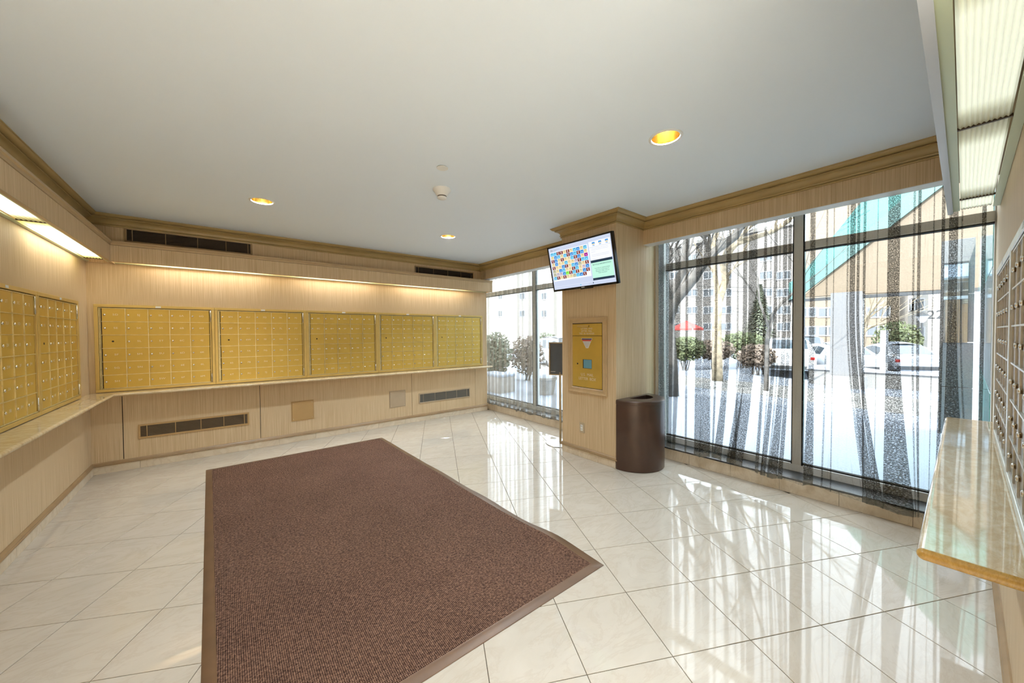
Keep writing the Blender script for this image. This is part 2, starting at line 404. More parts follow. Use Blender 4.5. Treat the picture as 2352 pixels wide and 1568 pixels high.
# ------------------------------------------------------------------ windows
def window(name, y0, y1, mull, label, j0=.045):
    """y0<y1; aluminium frame with transom and one mullion, panes and a bottom rail"""
    w=empty(name,(XG,y0,.134)); prop(w,label,'window',kind='structure')
    zt0,zt1=2.19,2.255; top=2.66; f=.035
    def P(mb,n,m='alu'): return mb.build(n,M[m],w,world=True)
    P(MB().box(XG-.045,y0,.134,XG+.03,y1,.20),'bottom_rail','alu_pale'); P(MB().box(XG-.025,y0,.20,XG+.015,y1,.212),'glazing_bead','dark')
    P(MB().box(XG-.03,y0,top,XG+.03,y1,H),'head_rail')
    P(MB().box(XG-.03,y0,.2,XG+.03,y0+j0,top),'jamb','alu_pale'); P(MB().box(XG-.03,y1-.045,.2,XG+.03,y1,top),'jamb','alu_pale')
    ys=[y0+j0]+[v for m in mull for v in (m-f,m+f)]+[y1-.045]
    for m in mull:
        P(MB().box(XG-.05,m-f,.2,XG+.035,m+f,top),'mullion'); P(MB().box(XG-.056,m-f-.012,.2,XG-.02,m-f,top).box(XG-.056,m+f,.2,XG-.02,m+f+.006,top),'mullion_bead','black')
    for a,b in zip(ys[::2],ys[1::2]):
        P(MB().box(XG-.04,a,zt0,XG+.03,b,zt1),'transom'); P(MB().box(XG-.044,a,zt0-.018,XG+.02,b,zt0-.010),'glazing_bead','dark'); P(MB().box(XG-.042,a,zt0-.010,XG+.02,b,zt0),'glazing_strip','alu_pale')
        P(MB().box(XG-.003,a,.212,XG+.003,b,zt0-.018),'pane','glass'); P(MB().box(XG-.003,a,zt1,XG+.003,b,top),'pane','glass')
window('window_1',YR,YP1,[-4.64],'large aluminium framed window with a transom beside the dark mailboxes',.008)
window('window_2',YP2,YWE,[-1.02],'narrower aluminium window between the mailbox wall and the pillar')
# side return boards next to the pillar
MB().box(XG-.2,YP1-.045,.134,XG-.05,YP1-.002,2.6).build('jamb_board',M['lip'],pil)

# ------------------------------------------------------------------ curtains
def curtainmat(name, a0, a1, col, net=True):
    m=bpy.data.materials.new(name); m.use_nodes=True; nt=m.node_tree; nt.nodes.clear()
    o=nt.nodes.new('ShaderNodeOutputMaterial'); t=nt.nodes.new('ShaderNodeBsdfTransparent')
    d=nt.nodes.new('ShaderNodeBsdfDiffuse'); d.inputs[0].default_value=(*col,1)
    tl=nt.nodes.new('ShaderNodeBsdfTranslucent'); tl.inputs[0].default_value=(*col,1)
    ad=nt.nodes.new('ShaderNodeMixShader'); ad.inputs[0].default_value=.25; nt.links.new(d.outputs[0],ad.inputs[1]); nt.links.new(tl.outputs[0],ad.inputs[2])
    n=noise(nt,coords(nt,(150,150,45),'UV'),1.,2,.5); 
    r=nt.nodes.new('ShaderNodeMapRange'); r.inputs[1].default_value=.44; r.inputs[2].default_value=.60; r.inputs[3].default_value=a0; r.inputs[4].default_value=a1
    nt.links.new(n,r.inputs[0])
    th=noise(nt,coords(nt,(260,1.6,1.6),'UV'),1.,1)           # single pulled threads running down the net
    r2=nt.nodes.new('ShaderNodeMapRange'); r2.inputs[1].default_value=.70; r2.inputs[2].default_value=.74; r2.inputs[3].default_value=0; r2.inputs[4].default_value=.30 if net else 0
    nt.links.new(th,r2.inputs[0]); ma=nt.nodes.new('ShaderNodeMath'); ma.operation='ADD'; ma.use_clamp=True
    nt.links.new(r.outputs[0],ma.inputs[0]); nt.links.new(r2.outputs[0],ma.inputs[1])
    mx=nt.nodes.new('ShaderNodeMixShader'); nt.links.new(ma.outputs[0],mx.inputs[0]); nt.links.new(t.outputs[0],mx.inputs[1]); nt.links.new(ad.outputs[0],mx.inputs[2])
    nt.links.new(mx.outputs[0],o.inputs[0]); return m
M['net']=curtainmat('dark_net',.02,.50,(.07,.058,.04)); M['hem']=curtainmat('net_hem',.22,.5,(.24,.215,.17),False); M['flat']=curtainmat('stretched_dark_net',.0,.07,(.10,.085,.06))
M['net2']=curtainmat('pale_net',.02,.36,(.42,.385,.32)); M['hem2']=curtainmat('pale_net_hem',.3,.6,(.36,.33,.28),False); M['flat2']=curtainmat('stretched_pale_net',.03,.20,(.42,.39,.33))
CX=4.965
def px_y(px, CX):
    d=fw+RT*((px-1176)/FPX); t=(CX-CAM.x)/d.x; return CAM.y+t*d.y
def curtain(name, folds, y_start, y_end, nm, flat, hm, label, hemf, CX=CX):
    """folds: (px left/right at the top, px left/right at the bottom, layers); the sheet zigzags through each"""
    rng=random.Random(3); Z0=2.60; NZ=18
    folds=sorted(folds,key=lambda f:f[0]+f[1])
    rows=[]
    for iz in range(NZ+1):
        t=iz/NZ; row=[]; u=0; 
        e=max(0,(t-.38)/.62); e=e*e*(3-2*e)*.45+e**3*.55
        row.append((y_start,0.))
        for k,(a,b,c,d,n) in enumerate(folds):
            l=px_y(a+(c-a)*e,CX); r=px_y(b+(d-b)*e,CX)       # px increases to the right => y decreases
            n={3:3,5:5,7:7,9:7}[n]
            for q in range(n):
                s0,s1=(l,r) if q%2==0 else (r,l)
                off=(q-(n-1)/2)*.006
                for w in (0,.5,1): row.append((s0+(s1-s0)*w, off+.004*math.sin(k*2.1+w*3)))
        row.append((y_end,0.))
        rows.append((t,row))
    c=empty(name,(CX,y_start,.12)); prop(c,label,'curtain')
    m=len(rows[0][1]); mb=MB(); uv=[]
    us=[0]
    for i in range(1,m): us.append(us[-1]+abs(rows[8][1][i][0]-rows[8][1][i-1][0])+.004)
    def zb(y): return hemf(y)
    P=[]
    for t,row in rows:
        line=[]
        for i,(y,x) in enumerate(row):
            b=zb(y); z=Z0+(b+.045-Z0)*t
            sway=.012*math.sin(y*9+1.3)*t+.01*t*math.sin(y*23)
            line.append((CX+x+sway-.008*t,y,z))
        P.append(line)
    vs=[v for l in P for v in l]; fs=[(j*m+i,j*m+i+1,(j+1)*m+i+1,(j+1)*m+i) for j in range(NZ) for i in range(m-1)]
    kinds=[1]; 
    for f in folds: kinds+=[0]*({3:3,5:5,7:7,9:7}[f[4]]*3-1)+[1]
    for j in range(NZ):
        for i in range(m-1): mb.m.append(kinds[i])
    mb.v=list(map(tuple,vs)); mb.f=fs; o=mb.build('net_sheet',[nm,flat],c,world=True,smooth=True)
    uvl=o.data.uv_layers.new(name='UVMap')
    for pol in o.data.polygons:
        for li in pol.loop_indices:
            vi=o.data.loops[li].vertex_index; uvl.data[li].uv=(us[vi%m],P[vi//m][vi%m][2])
    hb=MB(); top=P[-1]; vs=[]; 
    for k,dz in enumerate((0,-.02,-.045)): vs+=[(x-.006*(k%2),y,z+dz+.004*math.sin(y*60)) for x,y,z in top]
    hb.add(vs,[(j*m+i,j*m+i+1,(j+1)*m+i+1,(j+1)*m+i) for j in range(2) for i in range(m-1)]); h=hb.build('hem',hm,c,world=True,smooth=True)
    uvl=h.data.uv_layers.new(name='UVMap')
    for pol in h.data.polygons:
        for li in pol.loop_indices:
            vi=h.data.loops[li].vertex_index; uvl.data[li].uv=(us[vi%m],(vi//m)*.02)
    MB().tube([(CX,y_start+.02,Z0+.008),(CX,y_end-.02,Z0+.008)],.009).build('rail',M['alu'],c,world=True)
F1=[(1513,1524,1513,1526,7),(1530,1545,1531,1543,5),(1551,1563,1545,1553,5),(1575,1580,1575,1578,5),(1599,1613,1598,1612,5),(1615,1632,1611,1632,5),(1642,1647,1636,1639,5),
 (1668,1678,1640,1658,5),(1692,1696,1689,1692,3),(1706,1715,1672,1688,5),(1719,1738,1678,1706,5),(1754,1760,1738,1746,5),(1768,1771,1752,1755,3),(1777,1784,1752,1762,5),(1788,1792,1766,1769,3),(1797,1806,1768,1788,5),(1809,1816,1790,1800,5),
 (1859,1870,1848,1870,5),(1895,1899,1888,1892,3),(1912,1914,1910,1913,3),(1943,1947,1990,1998,3),(1950,1962,1996,2018,5),(1966,1972,2018,2036,5),(1980,1986,1986,1989,5),(2012,2014,2012,2014,3),
 (2036,2064,2034,2106,5),(2093,2098,2108,2111,3),(2104,2111,2114,2118,5),(2139,2142,2138,2140,3),(2158,2166,2152,2162,5),(2175,2196,2164,2232,5),(2203,2207,2236,2242,3),(2250,2260,2254,2260,5)]
def hem1(y): 
    t=min(1,max(0,(-3.5-y)/2.0)); return .160-.065*t+.012*math.sin(y*7.3)+.006*math.sin(y*31)
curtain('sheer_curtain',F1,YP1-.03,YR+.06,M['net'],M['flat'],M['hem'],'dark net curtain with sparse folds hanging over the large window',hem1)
F2=[(1119,1126,1119,1126,7),(1129,1134,1129,1134,5),(1138,1142,1138,1143,7),(1147,1153,1146,1152,5),(1158,1164,1157,1163,5),(1168,1172,1167,1172,5),(1178,1183,1177,1182,5),(1188,1195,1187,1194,9),(1198,1204,1197,1203,7),(1206,1209,1205,1208,5),
 (1214,1222,1213,1221,9),(1224,1231,1223,1231,5),(1240,1243,1240,1243,3),(1247,1254,1246,1252,5),(1259,1262,1258,1261,3),(1272,1281,1268,1278,7),(1284,1290,1284,1290,5),(1297,1303,1297,1303,5)]
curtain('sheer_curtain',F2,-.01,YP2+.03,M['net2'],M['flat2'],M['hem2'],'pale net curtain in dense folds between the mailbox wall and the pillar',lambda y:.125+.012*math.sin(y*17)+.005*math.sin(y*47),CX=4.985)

# ------------------------------------------------------------------ counters (one L-shaped slab, one on the opposite wall)
def counter_mesh(mb, pts, z0, z1, edge_idx, r):
    """extruded slab; polygon ccw from above; bullnose given by a rounded profile on the listed edges"""
    mb.prism([(p[0],p[1],z0) for p in pts],(0,0,z1-z0))
    for a,b in edge_idx:
        A=Vector(pts[a]); B=Vector(pts[b]); mb2=[]
        mb.tube([(A.x,A.y,(z0+z1)/2),(B.x,B.y,(z0+z1)/2)],(z1-z0)/2,16)
CY=-4.4
rr_=.015
cs=empty('counter',(DC,-DC,ZC)); prop(cs,'cream marble counter ledge running round the corner under the mailboxes','counter')
mb=MB(); counter_mesh(mb,[(0,0),(0,CY),(DC-rr_,CY),(DC-rr_,-DC+rr_),(XL-.008,-DC+rr_),(XL-.008,0)],ZC-.03,ZC,[(2,3),(3,4)],rr_)
mb.build('slab',M['counter'],cs,world=True,angle=.6)
ct=empty('counter',(X0R+.25,YR+DC,ZC)); prop(ct,'glossy marble counter end with honey coloured rounded edge beside the window','counter')
x0=2.555; mb=MB(); mb.prism([(x0,YR,ZC-.03),(XL-.02,YR,ZC-.03),(XL-.02,YR+DC-rr_,ZC-.03),(x0,YR+DC-rr_,ZC-.03)],(0,0,.03)); mb.build('slab',M['counter'],ct,world=True)
MB().tube([(XL-.02,YR+DC-rr_,ZC-.015),(x0,YR+DC-rr_,ZC-.015)],.015,16).build('front_edge',M['counter'],ct,world=True,angle=.6)
MB().tube([(x0,YR+DC-rr_,ZC-.015),(x0,YR+.001,ZC-.015)],.0152,16).build('end_edge',M['counter_edge'],ct,world=True,angle=.6)

MB().lathe([(.0152*math.sin(PI*i/8),.0152*math.cos(PI*i/8)) for i in range(9)],(x0,YR+DC-rr_,ZC-.015),16).build('corner_edge',M['counter_edge'],ct,world=True,smooth=True)
# ------------------------------------------------------------------ lit valances above the mailboxes
def lens_mesh(L, wdt, ribs, z=0):
    mb=MB(); vs=[]; n=ribs*2
    for i in range(n+1):
        y=-wdt/2+wdt*i/n; h=(-.006 if i%2 else 0)
        vs+=[(0,y,h),(L,y,h)]
    mb.add(vs,[(2*i,2*i+2,2*i+3,2*i+1) for i in range(n)]); mb.box(0,-wdt/2,.004,L,wdt/2,.006); return mb
def valance(label, origin, rz, L, tubes, lm, ribs, x_start=0, board='paper', edge='cap', rise=0.):
    """local frame: x along the wall, -y into the room, z up; origin at the wall, floor level"""
    v=empty('light_valance',origin,rz,label,'light fixture')
    MB().box(x_start,-DV,ZV0,L,-DV+.022,ZV1-.045).build('fascia_board',M[board],v)
    MB().box(x_start,-DV-.001,ZV0-.003,L,-DV+.023,ZV0).build('fascia_edge',M[edge],v)
    MB().prism([(x_start,-DV-.016,ZV1),(x_start,-DV-.016,ZV1-.016),(x_start,-DV-.006,ZV1-.022),(x_start,-DV-.004,ZV1-.042),(x_start,-DV+.02,ZV1-.045),(x_start,-DV+.02,ZV1)],(L-x_start,0,0)).build('cap_moulding',M['cap'],v)
    MB().box(x_start,-DV+.02,ZV1-.012,L,0,ZV1-.002).build('top_board',M['cap'],v)
    MB().box(L-.016,-DV+.022,ZV0,L,0,ZV1-.012).build('end_board',M[board],v)
    MB().box(x_start,-DV+.022,ZV0+.012,L-.016,-DV+.050,ZV0+.016).box(x_start,-.028,ZV0+.006,L-.016,-.001,ZV0+.014).build('lens_frame',M['lensframe'],v)
    for i,(a,b) in enumerate(tubes):
        o=lens_mesh(b-a,DV-.085,ribs).build('lens',lm[i] if isinstance(lm,list) else lm,v,loc=(a,-(DV-.022)/2-.001,ZV0+.018+rise))
        MB().box(b,-DV+.05,ZV0+.010+rise,b+.012,-.028,ZV0+.02+rise).build('lens_divider',M['grille'],v)
    return v
valance('long tan valance with warm concealed light above the back row of mailboxes',(0,0,0),0,XL-.008,[(.30,1.70),(1.712,3.0),(3.012,4.62)],M['lens_back'],6,x_start=DV,rise=.085)
valance('tan valance with yellowish ribbed lens above the side mailboxes',(0,-4.4,0),PI/2,4.4-.001,[(1.912,2.72),(2.732,4.20)],[M['lens_dim'],M['lens_left']],6)
valance('pale ribbed fluorescent light box high beside the large window',(XL-.10,YR,0),PI,XL-.10-X0R,[(.012,.30),(.312,1.50),(1.512,2.50)],M['lens_right'],10,board='greyboard',edge='greyboard')

# ------------------------------------------------------------------ mailbox banks
_tx={}
def text_mesh(txt, size, mt, stretch=1., align='CENTER', space=1.0):
    k=(txt,size,mt.name,stretch,align)
    if k in _tx: return _tx[k]
    cu=bpy.data.curves.new('glyphs','FONT'); cu.body=txt; cu.size=size; cu.align_x=align; cu.align_y='CENTER'; cu.resolution_u=3; cu.space_character=space; cu.extrude=.0
    ob=bpy.data.objects.new('glyphs',cu); me=bpy.data.meshes.new_from_object(ob)
    for v in me.vertices: v.co=(v.co.x*stretch,-.0004,v.co.y)
    me.materials.clear(); me.materials.append(mt); bpy.data.objects.remove(ob); bpy.data.curves.remove(cu); _tx[k]=me; return me
LET='ABCDEFGHJKLMNPRSTUVW'
SEQ=[str(f)+c for f in range(2,13) for c in LET]
PW=.959; PH=.918; DW,DH=.172,.1405; GX=.052; GZ=.036
door_mb=MB().cbox(.0025,-.012,.0025,DW-.0025,-.002,DH-.0025,.002)
_dm={}
def door_mesh(key,mt):
    if key not in _dm: m=door_mb.mesh('door'); m.materials.append(mt); _dm[key]=m
    return _dm[key]
lock_mb=MB().lathe([(.0,-.0),(.0095,0),(.0095,.007),(.0075,.0095),(.0,.0095)],(0,-.012,0),14,'y')
_lk=lock_mb.mesh('lock',True); _lk.materials.append(M['chrome'])
_kh=MB().box(-.0012,-.0225,-.005,.0012,-.0212,.005).mesh('keyhole'); _kh.materials.append(M['dark'])
_ah=MB().lathe([(0,0),(.009,0),(.009,.001),(0,.001)],(0,-.0125,0),14,'y').mesh('arrow_lock'); _ah.materials.append(M['dark'])
def bank(origin, rz, labels, label, dm, fm, rm, numbers=True):
    b=empty('mailbox_bank',origin,rz,label,'mailboxes','banks of gold mailboxes' if dm is M['gold'] else 'dark bronze mailbox banks')
    F=MB(); z0=0; 
    F.cbox(0,-.022,0,PW,-.0005,GZ-.006,.003).cbox(0,-.022,PH-.030,PW,-.0005,PH,.003).cbox(0,-.022,GZ-.006,.030,-.0005,PH-.03,.003).cbox(PW-.030,-.022,GZ-.006,PW,-.0005,PH-.03,.003)
    F.build('frame',fm,b)
    MB().box(.033,-.016,GZ-.004,.040,-.002,PH-.034).box(.043,-.016,GZ-.004,.048,-.002,PH-.034).build('door_stile',rm,b)
    MB().box(.9145,-.014,GZ-.004,.9255,-.002,PH-.034).build('hinge_stile',fm,b)
    MB().box(.03,-.002,GZ-.006,PW-.03,-.0004,PH-.03).build('backing',M['dark'],b)
    k=0
    for c in range(5):
        for r in range(6):
            x=GX+c*DW; z=GZ+(5-r)*DH
            d=obj('door',door_mesh(dm.name,dm),b,loc=(x,0,z))
            if c==0 and r==2: obj('arrow_lock',_ah,d,loc=(DW*.45,0,DH*.52)); continue
            l=obj('lock',_lk,d,loc=(DW*.13,0,DH*.50)); obj('keyhole',_kh,l,loc=(0,0,0)) if False else None
            if numbers and labels: obj('number',text_mesh(labels[k],.027,M['ink'],1.25),d,loc=(DW*.58,-.0123,DH*.52))
            k+=1
    R=MB()
    for c in range(1,5): R.box(GX+c*DW-.003,-.017,GZ,GX+c*DW+.003,-.003,GZ+6*DH)
    R.build('vertical_rail',rm,b)
    R=MB()
    for r in range(0,7): R.box(GX-.003,-.018,GZ+r*DH-.003,GX+5*DW,-.003,GZ+r*DH+.003)
    R.build('horizontal_rail',rm,b)
    for za,zb in ((GZ,GZ+.10),(PH-.17,PH-.04)):
        MB().lathe([(0,za),(.005,za),(.005,zb),(0,zb)],(PW-.036,-.017,0),10).build('hinge',M['chrome'],b,smooth=True)
    t=MB().box(PW/2-.022,-.0228,PH-.024,PW/2+.022,-.0222,PH-.006).build('label_tag',M['paper_tag'],b)
    return b
i0=SEQ.index('5D')
desc=['5D to 6M','6N to 8A','8B to 9K','9L to 10V','10W to 12H']
for k in range(5):
    bank((.047+k*PW,0,ZC+.004),0,SEQ[i0+29*k:i0+29*k+29],'gold mailbox bank above the marble counter with doors numbered '+desc[k],M['gold'],M['gold_frame'],M['gold_rail'])
for k in range(2):
    bank((0,-.372-PW*(k+1),ZC+.004),PI/2,SEQ[i0-29*(k+1):i0-29*k] if i0-29*(k+1)>=0 else None,
      ['gold mailbox bank on the side wall closest to the corner','gold mailbox bank on the side wall cut by the picture edge, second from the corner'][k],M['gold'],M['gold_frame'],M['gold_rail'],numbers=i0-29*(k+1)>=0)
for k in range(2):
    bank((4.45-PW*k,YR,ZC+.004),PI,None,['dark bronze mailbox bank with pale rails closest to the window','dark bronze mailbox bank at the picture edge, farther from the window'][k],M['bronze'],M['silver_rail'],M['silver_rail'],numbers=False)

# ------------------------------------------------------------------ vents and access panels on the back wall
def vent(x0,x1,z0,z1,label,gm,fm,divs,n):
    v=empty('air_vent',((x0+x1)/2,0,z0),0,label,'vent'); b=.018; w=(x1-x0)/2; h=z1-z0
    F=MB(); F.cbox(-w,-.010,0,w,-.0004,b,.002).cbox(-w,-.010,h-b,w,-.0004,h,.002).cbox(-w,-.010,b,-w+b,-.0004,h-b,.002).cbox(w-b,-.010,b,w,-.0004,h-b,.002)
    F.build('frame',fm,v); MB().box(-w+b,-.0015,b,w-b,-.0004,h-b).build('backing',M['dark'],v)
    pit=(h-2*b)/n
    sl=MB().prism([(-w+b,-.009,0),(-w+b,-.002,pit*.35),(-w+b,-.002,pit*.62),(-w+b,-.009,pit*.30)],(2*(w-b),0,0)).mesh('slat'); sl.materials.append(gm)
    for i in range(n): obj('slat',sl,v,loc=(0,0,b+pit*(i+.1)))
    for d in divs: MB().box(d-(x0+x1)/2-.003,-.0105,b,d-(x0+x1)/2+.003,-.003,h-b).build('divider',fm,v)
vent(.28,1.388,2.44,2.595,'dark air vent above the valance near the corner',M['grille'],M['trimwood'],[.34,.60,.87,1.13,1.345],16)
vent(3.536,4.664,2.42,2.555,'dark air vent above the valance near the windows',M['grille'],M['trimwood'],[3.60,3.87,4.14,4.40,4.61],14)
vent(.341,1.319,.318,.472,'dark brown air vent low on the wall under the counter near the corner',M['grille_low'],M['paint_tan'],[.41,.64,.86,1.07,1.27],16)
vent(3.584,4.567,.292,.460,'grey meshed air vent low on the wall under the counter near the windows',M['greygrille'],M['paint_tan2'],[3.66,3.87,4.08,4.29,4.50],18)
def access(x0,x1,z0,z1,label,mt):
    a=empty('access_panel',((x0+x1)/2,0,z0),0,label,'panel'); w=(x1-x0)/2; h=z1-z0
    F=MB(); b=.008; F.box(-w,-.006,0,w,-.0004,b).box(-w,-.006,h-b,w,-.0004,h).box(-w,-.006,b,-w+b,-.0004,h-b).box(w-b,-.006,b,w,-.0004,h-b)
    F.build('frame',mt,a); MB().cbox(-w+b+.001,-.009,b+.001,w-b-.001,-.0004,h-b-.001,.002).build('cover',mt,a)
    for sx in (-1,1):
        for zz in (.03,h-.03): MB().lathe([(0,0),(.004,0),(.003,.002),(0,.002)],(sx*(w-.022),-.009,zz),8,'y').build('screw',M['steel'],a)
access(1.775,2.043,.28,.545,'square tan painted access panel under the counter',M['paint_tan'])
access(3.096,3.356,.283,.547,'square pale access panel under the counter beside the grey vent',M['paint_tan2'])

# ------------------------------------------------------------------ letter box on the pillar (faces -x); local frame: x to the viewer's right (-y), -y outwards
lb=empty('letter_box',(XP,YP1+.108,.747),-PI/2,'gold brass letter box in a wooden frame on the pillar','letter box')
LW=.558; LH=.866
lb.location=(XP,-2.650,.747)
def frame_bar(prof, w, h, mt, name, par):
    """picture frame from a profile (inset, -depth) mitred around w x h"""
    mb=MB(); n=len(prof); cs=[(0,0,1,1),(w,0,-1,1),(w,h,-1,-1),(0,h,1,-1)]
    for i in range(4):
        a,b=cs[i],cs[(i+1)%4]; vs=[]
        for c in (a,b):
            for ins,d in prof: vs.append((c[0]+c[2]*ins,-d,c[1]+c[3]*ins))
        mb.add(vs,[(k,n+k,n+(k+1)%n,(k+1)%n) for k in range(n)])
    return mb.build(name,mt,par,angle=.5)
frame_bar([(0,.0005),(0,.016),(.008,.020),(.016,.017),(.020,.012),(.036,.010),(.046,.014),(.054,.014),(.062,.008),(.066,.0005)],LW,LH,M['boxframe'],'wood_frame',lb)
MB().box(.063,-.004,.063,LW-.063,-.0005,LH-.063).build('backing',M['dark'],lb)
MB().cbox(.068,-.009,.070,LW-.068,-.002,.655,.002).build('door',M['gold'],lb)
fl_=MB().cbox(.068,-.010,.660,LW-.068,-.002,LH-.072,.002).build('flap',M['gold'],lb)
MB().cbox(.155,-.030,.756,.320,-.010,.778,.003).build('handle',M['gold_frame'],fl_)
for i,t in enumerate(('LETTERS  AND','LETTER  MAIL','TIED  IN  BUNDLES')): obj('lettering',text_mesh(t,.027,M['ink'],.95),fl_,loc=(.28,-.0105,.738-.0275*i))
for i,t in enumerate(('U.S.  MAIL','LETTER  BOX')): obj('lettering',text_mesh(t,.044,M['ink'],.95),lb,loc=(.285,-.0095,.215-.047*i))
MB().box(.225,-.0100,.287,.352,-.0088,.390).build('card_recess',M['dark'],lb); MB().box(.236,-.0103,.290,.350,-.0095,.387).build('blue_card',M['blue'],lb)
MB().lathe([(0,0),(.010,0),(.010,.001),(0,.001)],(.145,-.009,.335),14,'y').build('lock',M['dark'],lb)
st=MB(); zt=.630; st.prism([(.200,-.0092,zt),(.360,-.0092,zt),(.304,-.0092,zt-.112),(.270,-.0092,zt-.112)],(0,-.0006,0)); st=st.build('sticker',M['white'],lb)
MB().prism([(.206,-.0099,zt-.004),(.354,-.0099,zt-.004),(.348,-.0099,zt-.016),(.212,-.0099,zt-.016)],(0,-.0002,0)).build('navy_band',M['navy'],st)
MB().prism([(.212,-.0099,zt-.017),(.348,-.0099,zt-.017),(.339,-.0099,zt-.033),(.221,-.0099,zt-.033)],(0,-.0002,0)).build('red_band',M['redp'],st)
MB().prism([(.222,-.0099,zt-.036),(.337,-.0099,zt-.036),(.300,-.0099,zt-.105),(.274,-.0099,zt-.105)],(0,-.0002,0)).build('grey_print',M['greyp'],st)

# ------------------------------------------------------------------ outlet
ol=empty('wall_outlet',(XP,-2.815,.285),-PI/2,'small white double power outlet low on the pillar','outlet')
MB().cbox(0,-.006,0,.072,-.0003,.115,.003).build('cover_plate',mat('outlet_plate',(.52,.43,.30),.4,.3),ol)
MB().cbox(.019,-.009,.022,.053,-.005,.093,.002).build('receptacle',M['white'],ol)
for z in (.040,.076):
    for x in (.029,.043): MB().box(x-.002,-.0094,z-.006,x+.002,-.0088,z+.006).build('slot',M['dark'],ol)

# ------------------------------------------------------------------ television on the pillar
TVW,TVH=.92,.529; TILT=math.radians(12.5)
tv=empty('television',(4.2,-2.924,2.199-TVH/2),-PI/2,'flat black screen tilted down on the pillar, showing a colourful schedule','television')
tv.rotation_euler=(Matrix.Rotation(-PI/2,4,'Z')@Matrix.Rotation(TILT,4,'X')).to_euler()
def D_(x): return x
tv.location=Vector((4.2,-2.924,2.199))
MB().cbox(-TVW/2,0,-TVH/2,TVW/2,.045,TVH/2,.006).build('casing',M['black'],tv)
MB().cbox(-.30,.045,-.12,.30,.062,.16,.008).build('rear_housing',M['black'],tv)
B=MB(); bz=.017
B.cbox(-TVW/2,-.006,TVH/2-bz,TVW/2,0,TVH/2,.002).cbox(-TVW/2,-.006,-TVH/2,TVW/2,0,-TVH/2+bz+.006,.002).cbox(-TVW/2,-.006,-TVH/2,-TVW/2+bz,0,TVH/2,.002).cbox(TVW/2-bz,-.006,-TVH/2,TVW/2,0,TVH/2,.002); B.build('bezel',M['black'],tv)
obj('maker_mark',MB().box(-.022,-.0066,-TVH/2+.006,.022,-.0060,-TVH/2+.016).mesh('maker_mark'),tv).data.materials.append(M['greyp'])
MB().box(-.06,.02,-TVH/2-.012,.10,.05,-TVH/2).build('sensor_bar',M['black'],tv)
MB().cbox(-.10,.062,.0,.10,.105,.16,.005).build('wall_bracket',M['black'],tv)
def emat(name,col,s=1.):
    m=bpy.data.materials.new(name); m.use_nodes=True; b=m.node_tree.nodes['Principled BSDF']; b.inputs['Base Color'].default_value=(.01,.01,.01,1); b.inputs['Roughness'].default_value=.25
    b.inputs['Emission Color'].default_value=(*col,1); b.inputs['Emission Strength'].default_value=s; m.cycles.emission_sampling='NONE'; return m
SC=[emat('lit_'+n,c,.54) for n,c in (('grey_blue',(.56,.63,.80)),('white',(.86,.88,.95)),('cyan',(.10,.52,.80)),('blue',(.05,.30,.72)),('cream',(.80,.66,.36)),('maroon',(.19,.012,.008)),
    ('olive',(.50,.50,.34)),('lilac',(.58,.50,.58)),('green',(.22,.80,.03)),('magenta',(.40,.002,.28)),('mint',(.50,.86,.70)),('night',(.008,.03,.06)),('mid_grey',(.42,.45,.52)))]
G,Wt,Cc,Bb,Yy,Rd,Ol,Ll,Gr,Mg,Mi,Nv,Mg2=range(13)
sw,sh=TVW-2*bz,TVH-2*bz-.006; dp=MB(); lay=[0]
def sq(u0,v0,u1,v1,m,l):
    x=lambda u:-TVW/2+bz+u*sw; z=lambda v:TVH/2-bz-v*sh; y=-.0005-.0003*l
    dp.quad((x(u0),y,z(v1)),(x(u1),y,z(v1)),(x(u1),y,z(v0)),(x(u0),y,z(v0)),m)
sq(0,0,1,1,G,0)
sq(.02,.10,.655,.80,Wt,1); sq(.675,.075,.985,.70,Wt,1); sq(.675,.195,.985,.200,Mg2,2); sq(.03,.035,.075,.085,Mg2,1); sq(.085,.045,.20,.058,Mg2,1); sq(.085,.066,.14,.076,Mg2,1)
rows=['ccRRyRycbyc','ybcycRbcRby','RbyRyycRbym','ybyycyylRcc','RyybRycboyR','oybcyyRcylb','ollbgRcRybR','cRyRyyocbR']
code={'c':Cc,'b':Bb,'y':Yy,'R':Rd,'o':Ol,'l':Ll,'g':Gr,'m':Mg}
for j,rw in enumerate(rows):
    for i,ch in enumerate(rw):
        u=.024+i*.0565; v=.115+j*.082; c=code[ch]
        sq(u,v,u+.0535,v+.074,c,2); sq(u+.018,v+.012,u+.036,v+.02,Nv if c!=Rd else Wt,3)
        if c==Rd: sq(u+.018,v+.026,u+.030,v+.042,Wt,3); sq(u+.022,v+.05,u+.036,v+.062,Wt,3)
        else: sq(u+.024,v+.036,u+.034,v+.05,Wt if c in(Cc,Bb,Mg,Gr) else Mg2,3)
for i in range(3):
    u=.725+i*.095; sq(u,.095,u+.042,.135,Bb,2); sq(u+.008,.125,u+.034,.155,Yy,3); sq(u+.006,.160,u+.038,.172,Bb,2)
for v in (.23,.26,.30,.36,.39,.45): sq(.70,v,.70+(.25 if v not in(.30,.45) else .06),v+.004,Mg2,2)
sq(.672,.475,.985,.53,Nv,2); sq(.672,.53,.985,.86,Mi,2); sq(.672,.86,.985,.91,Nv,2)
sq(0,.93,1,.934,Wt,1); sq(.46,.95,.475,.972,Cc,2); sq(.60,.95,.608,.965,Mg2,2); sq(.63,.95,.638,.965,Mg2,2); sq(.66,.945,.672,.97,Nv,2)
ds=dp.build('display',SC,tv)
xs_=-TVW/2+bz+.8285*sw; zs_=lambda v:TVH/2-bz-v*sh
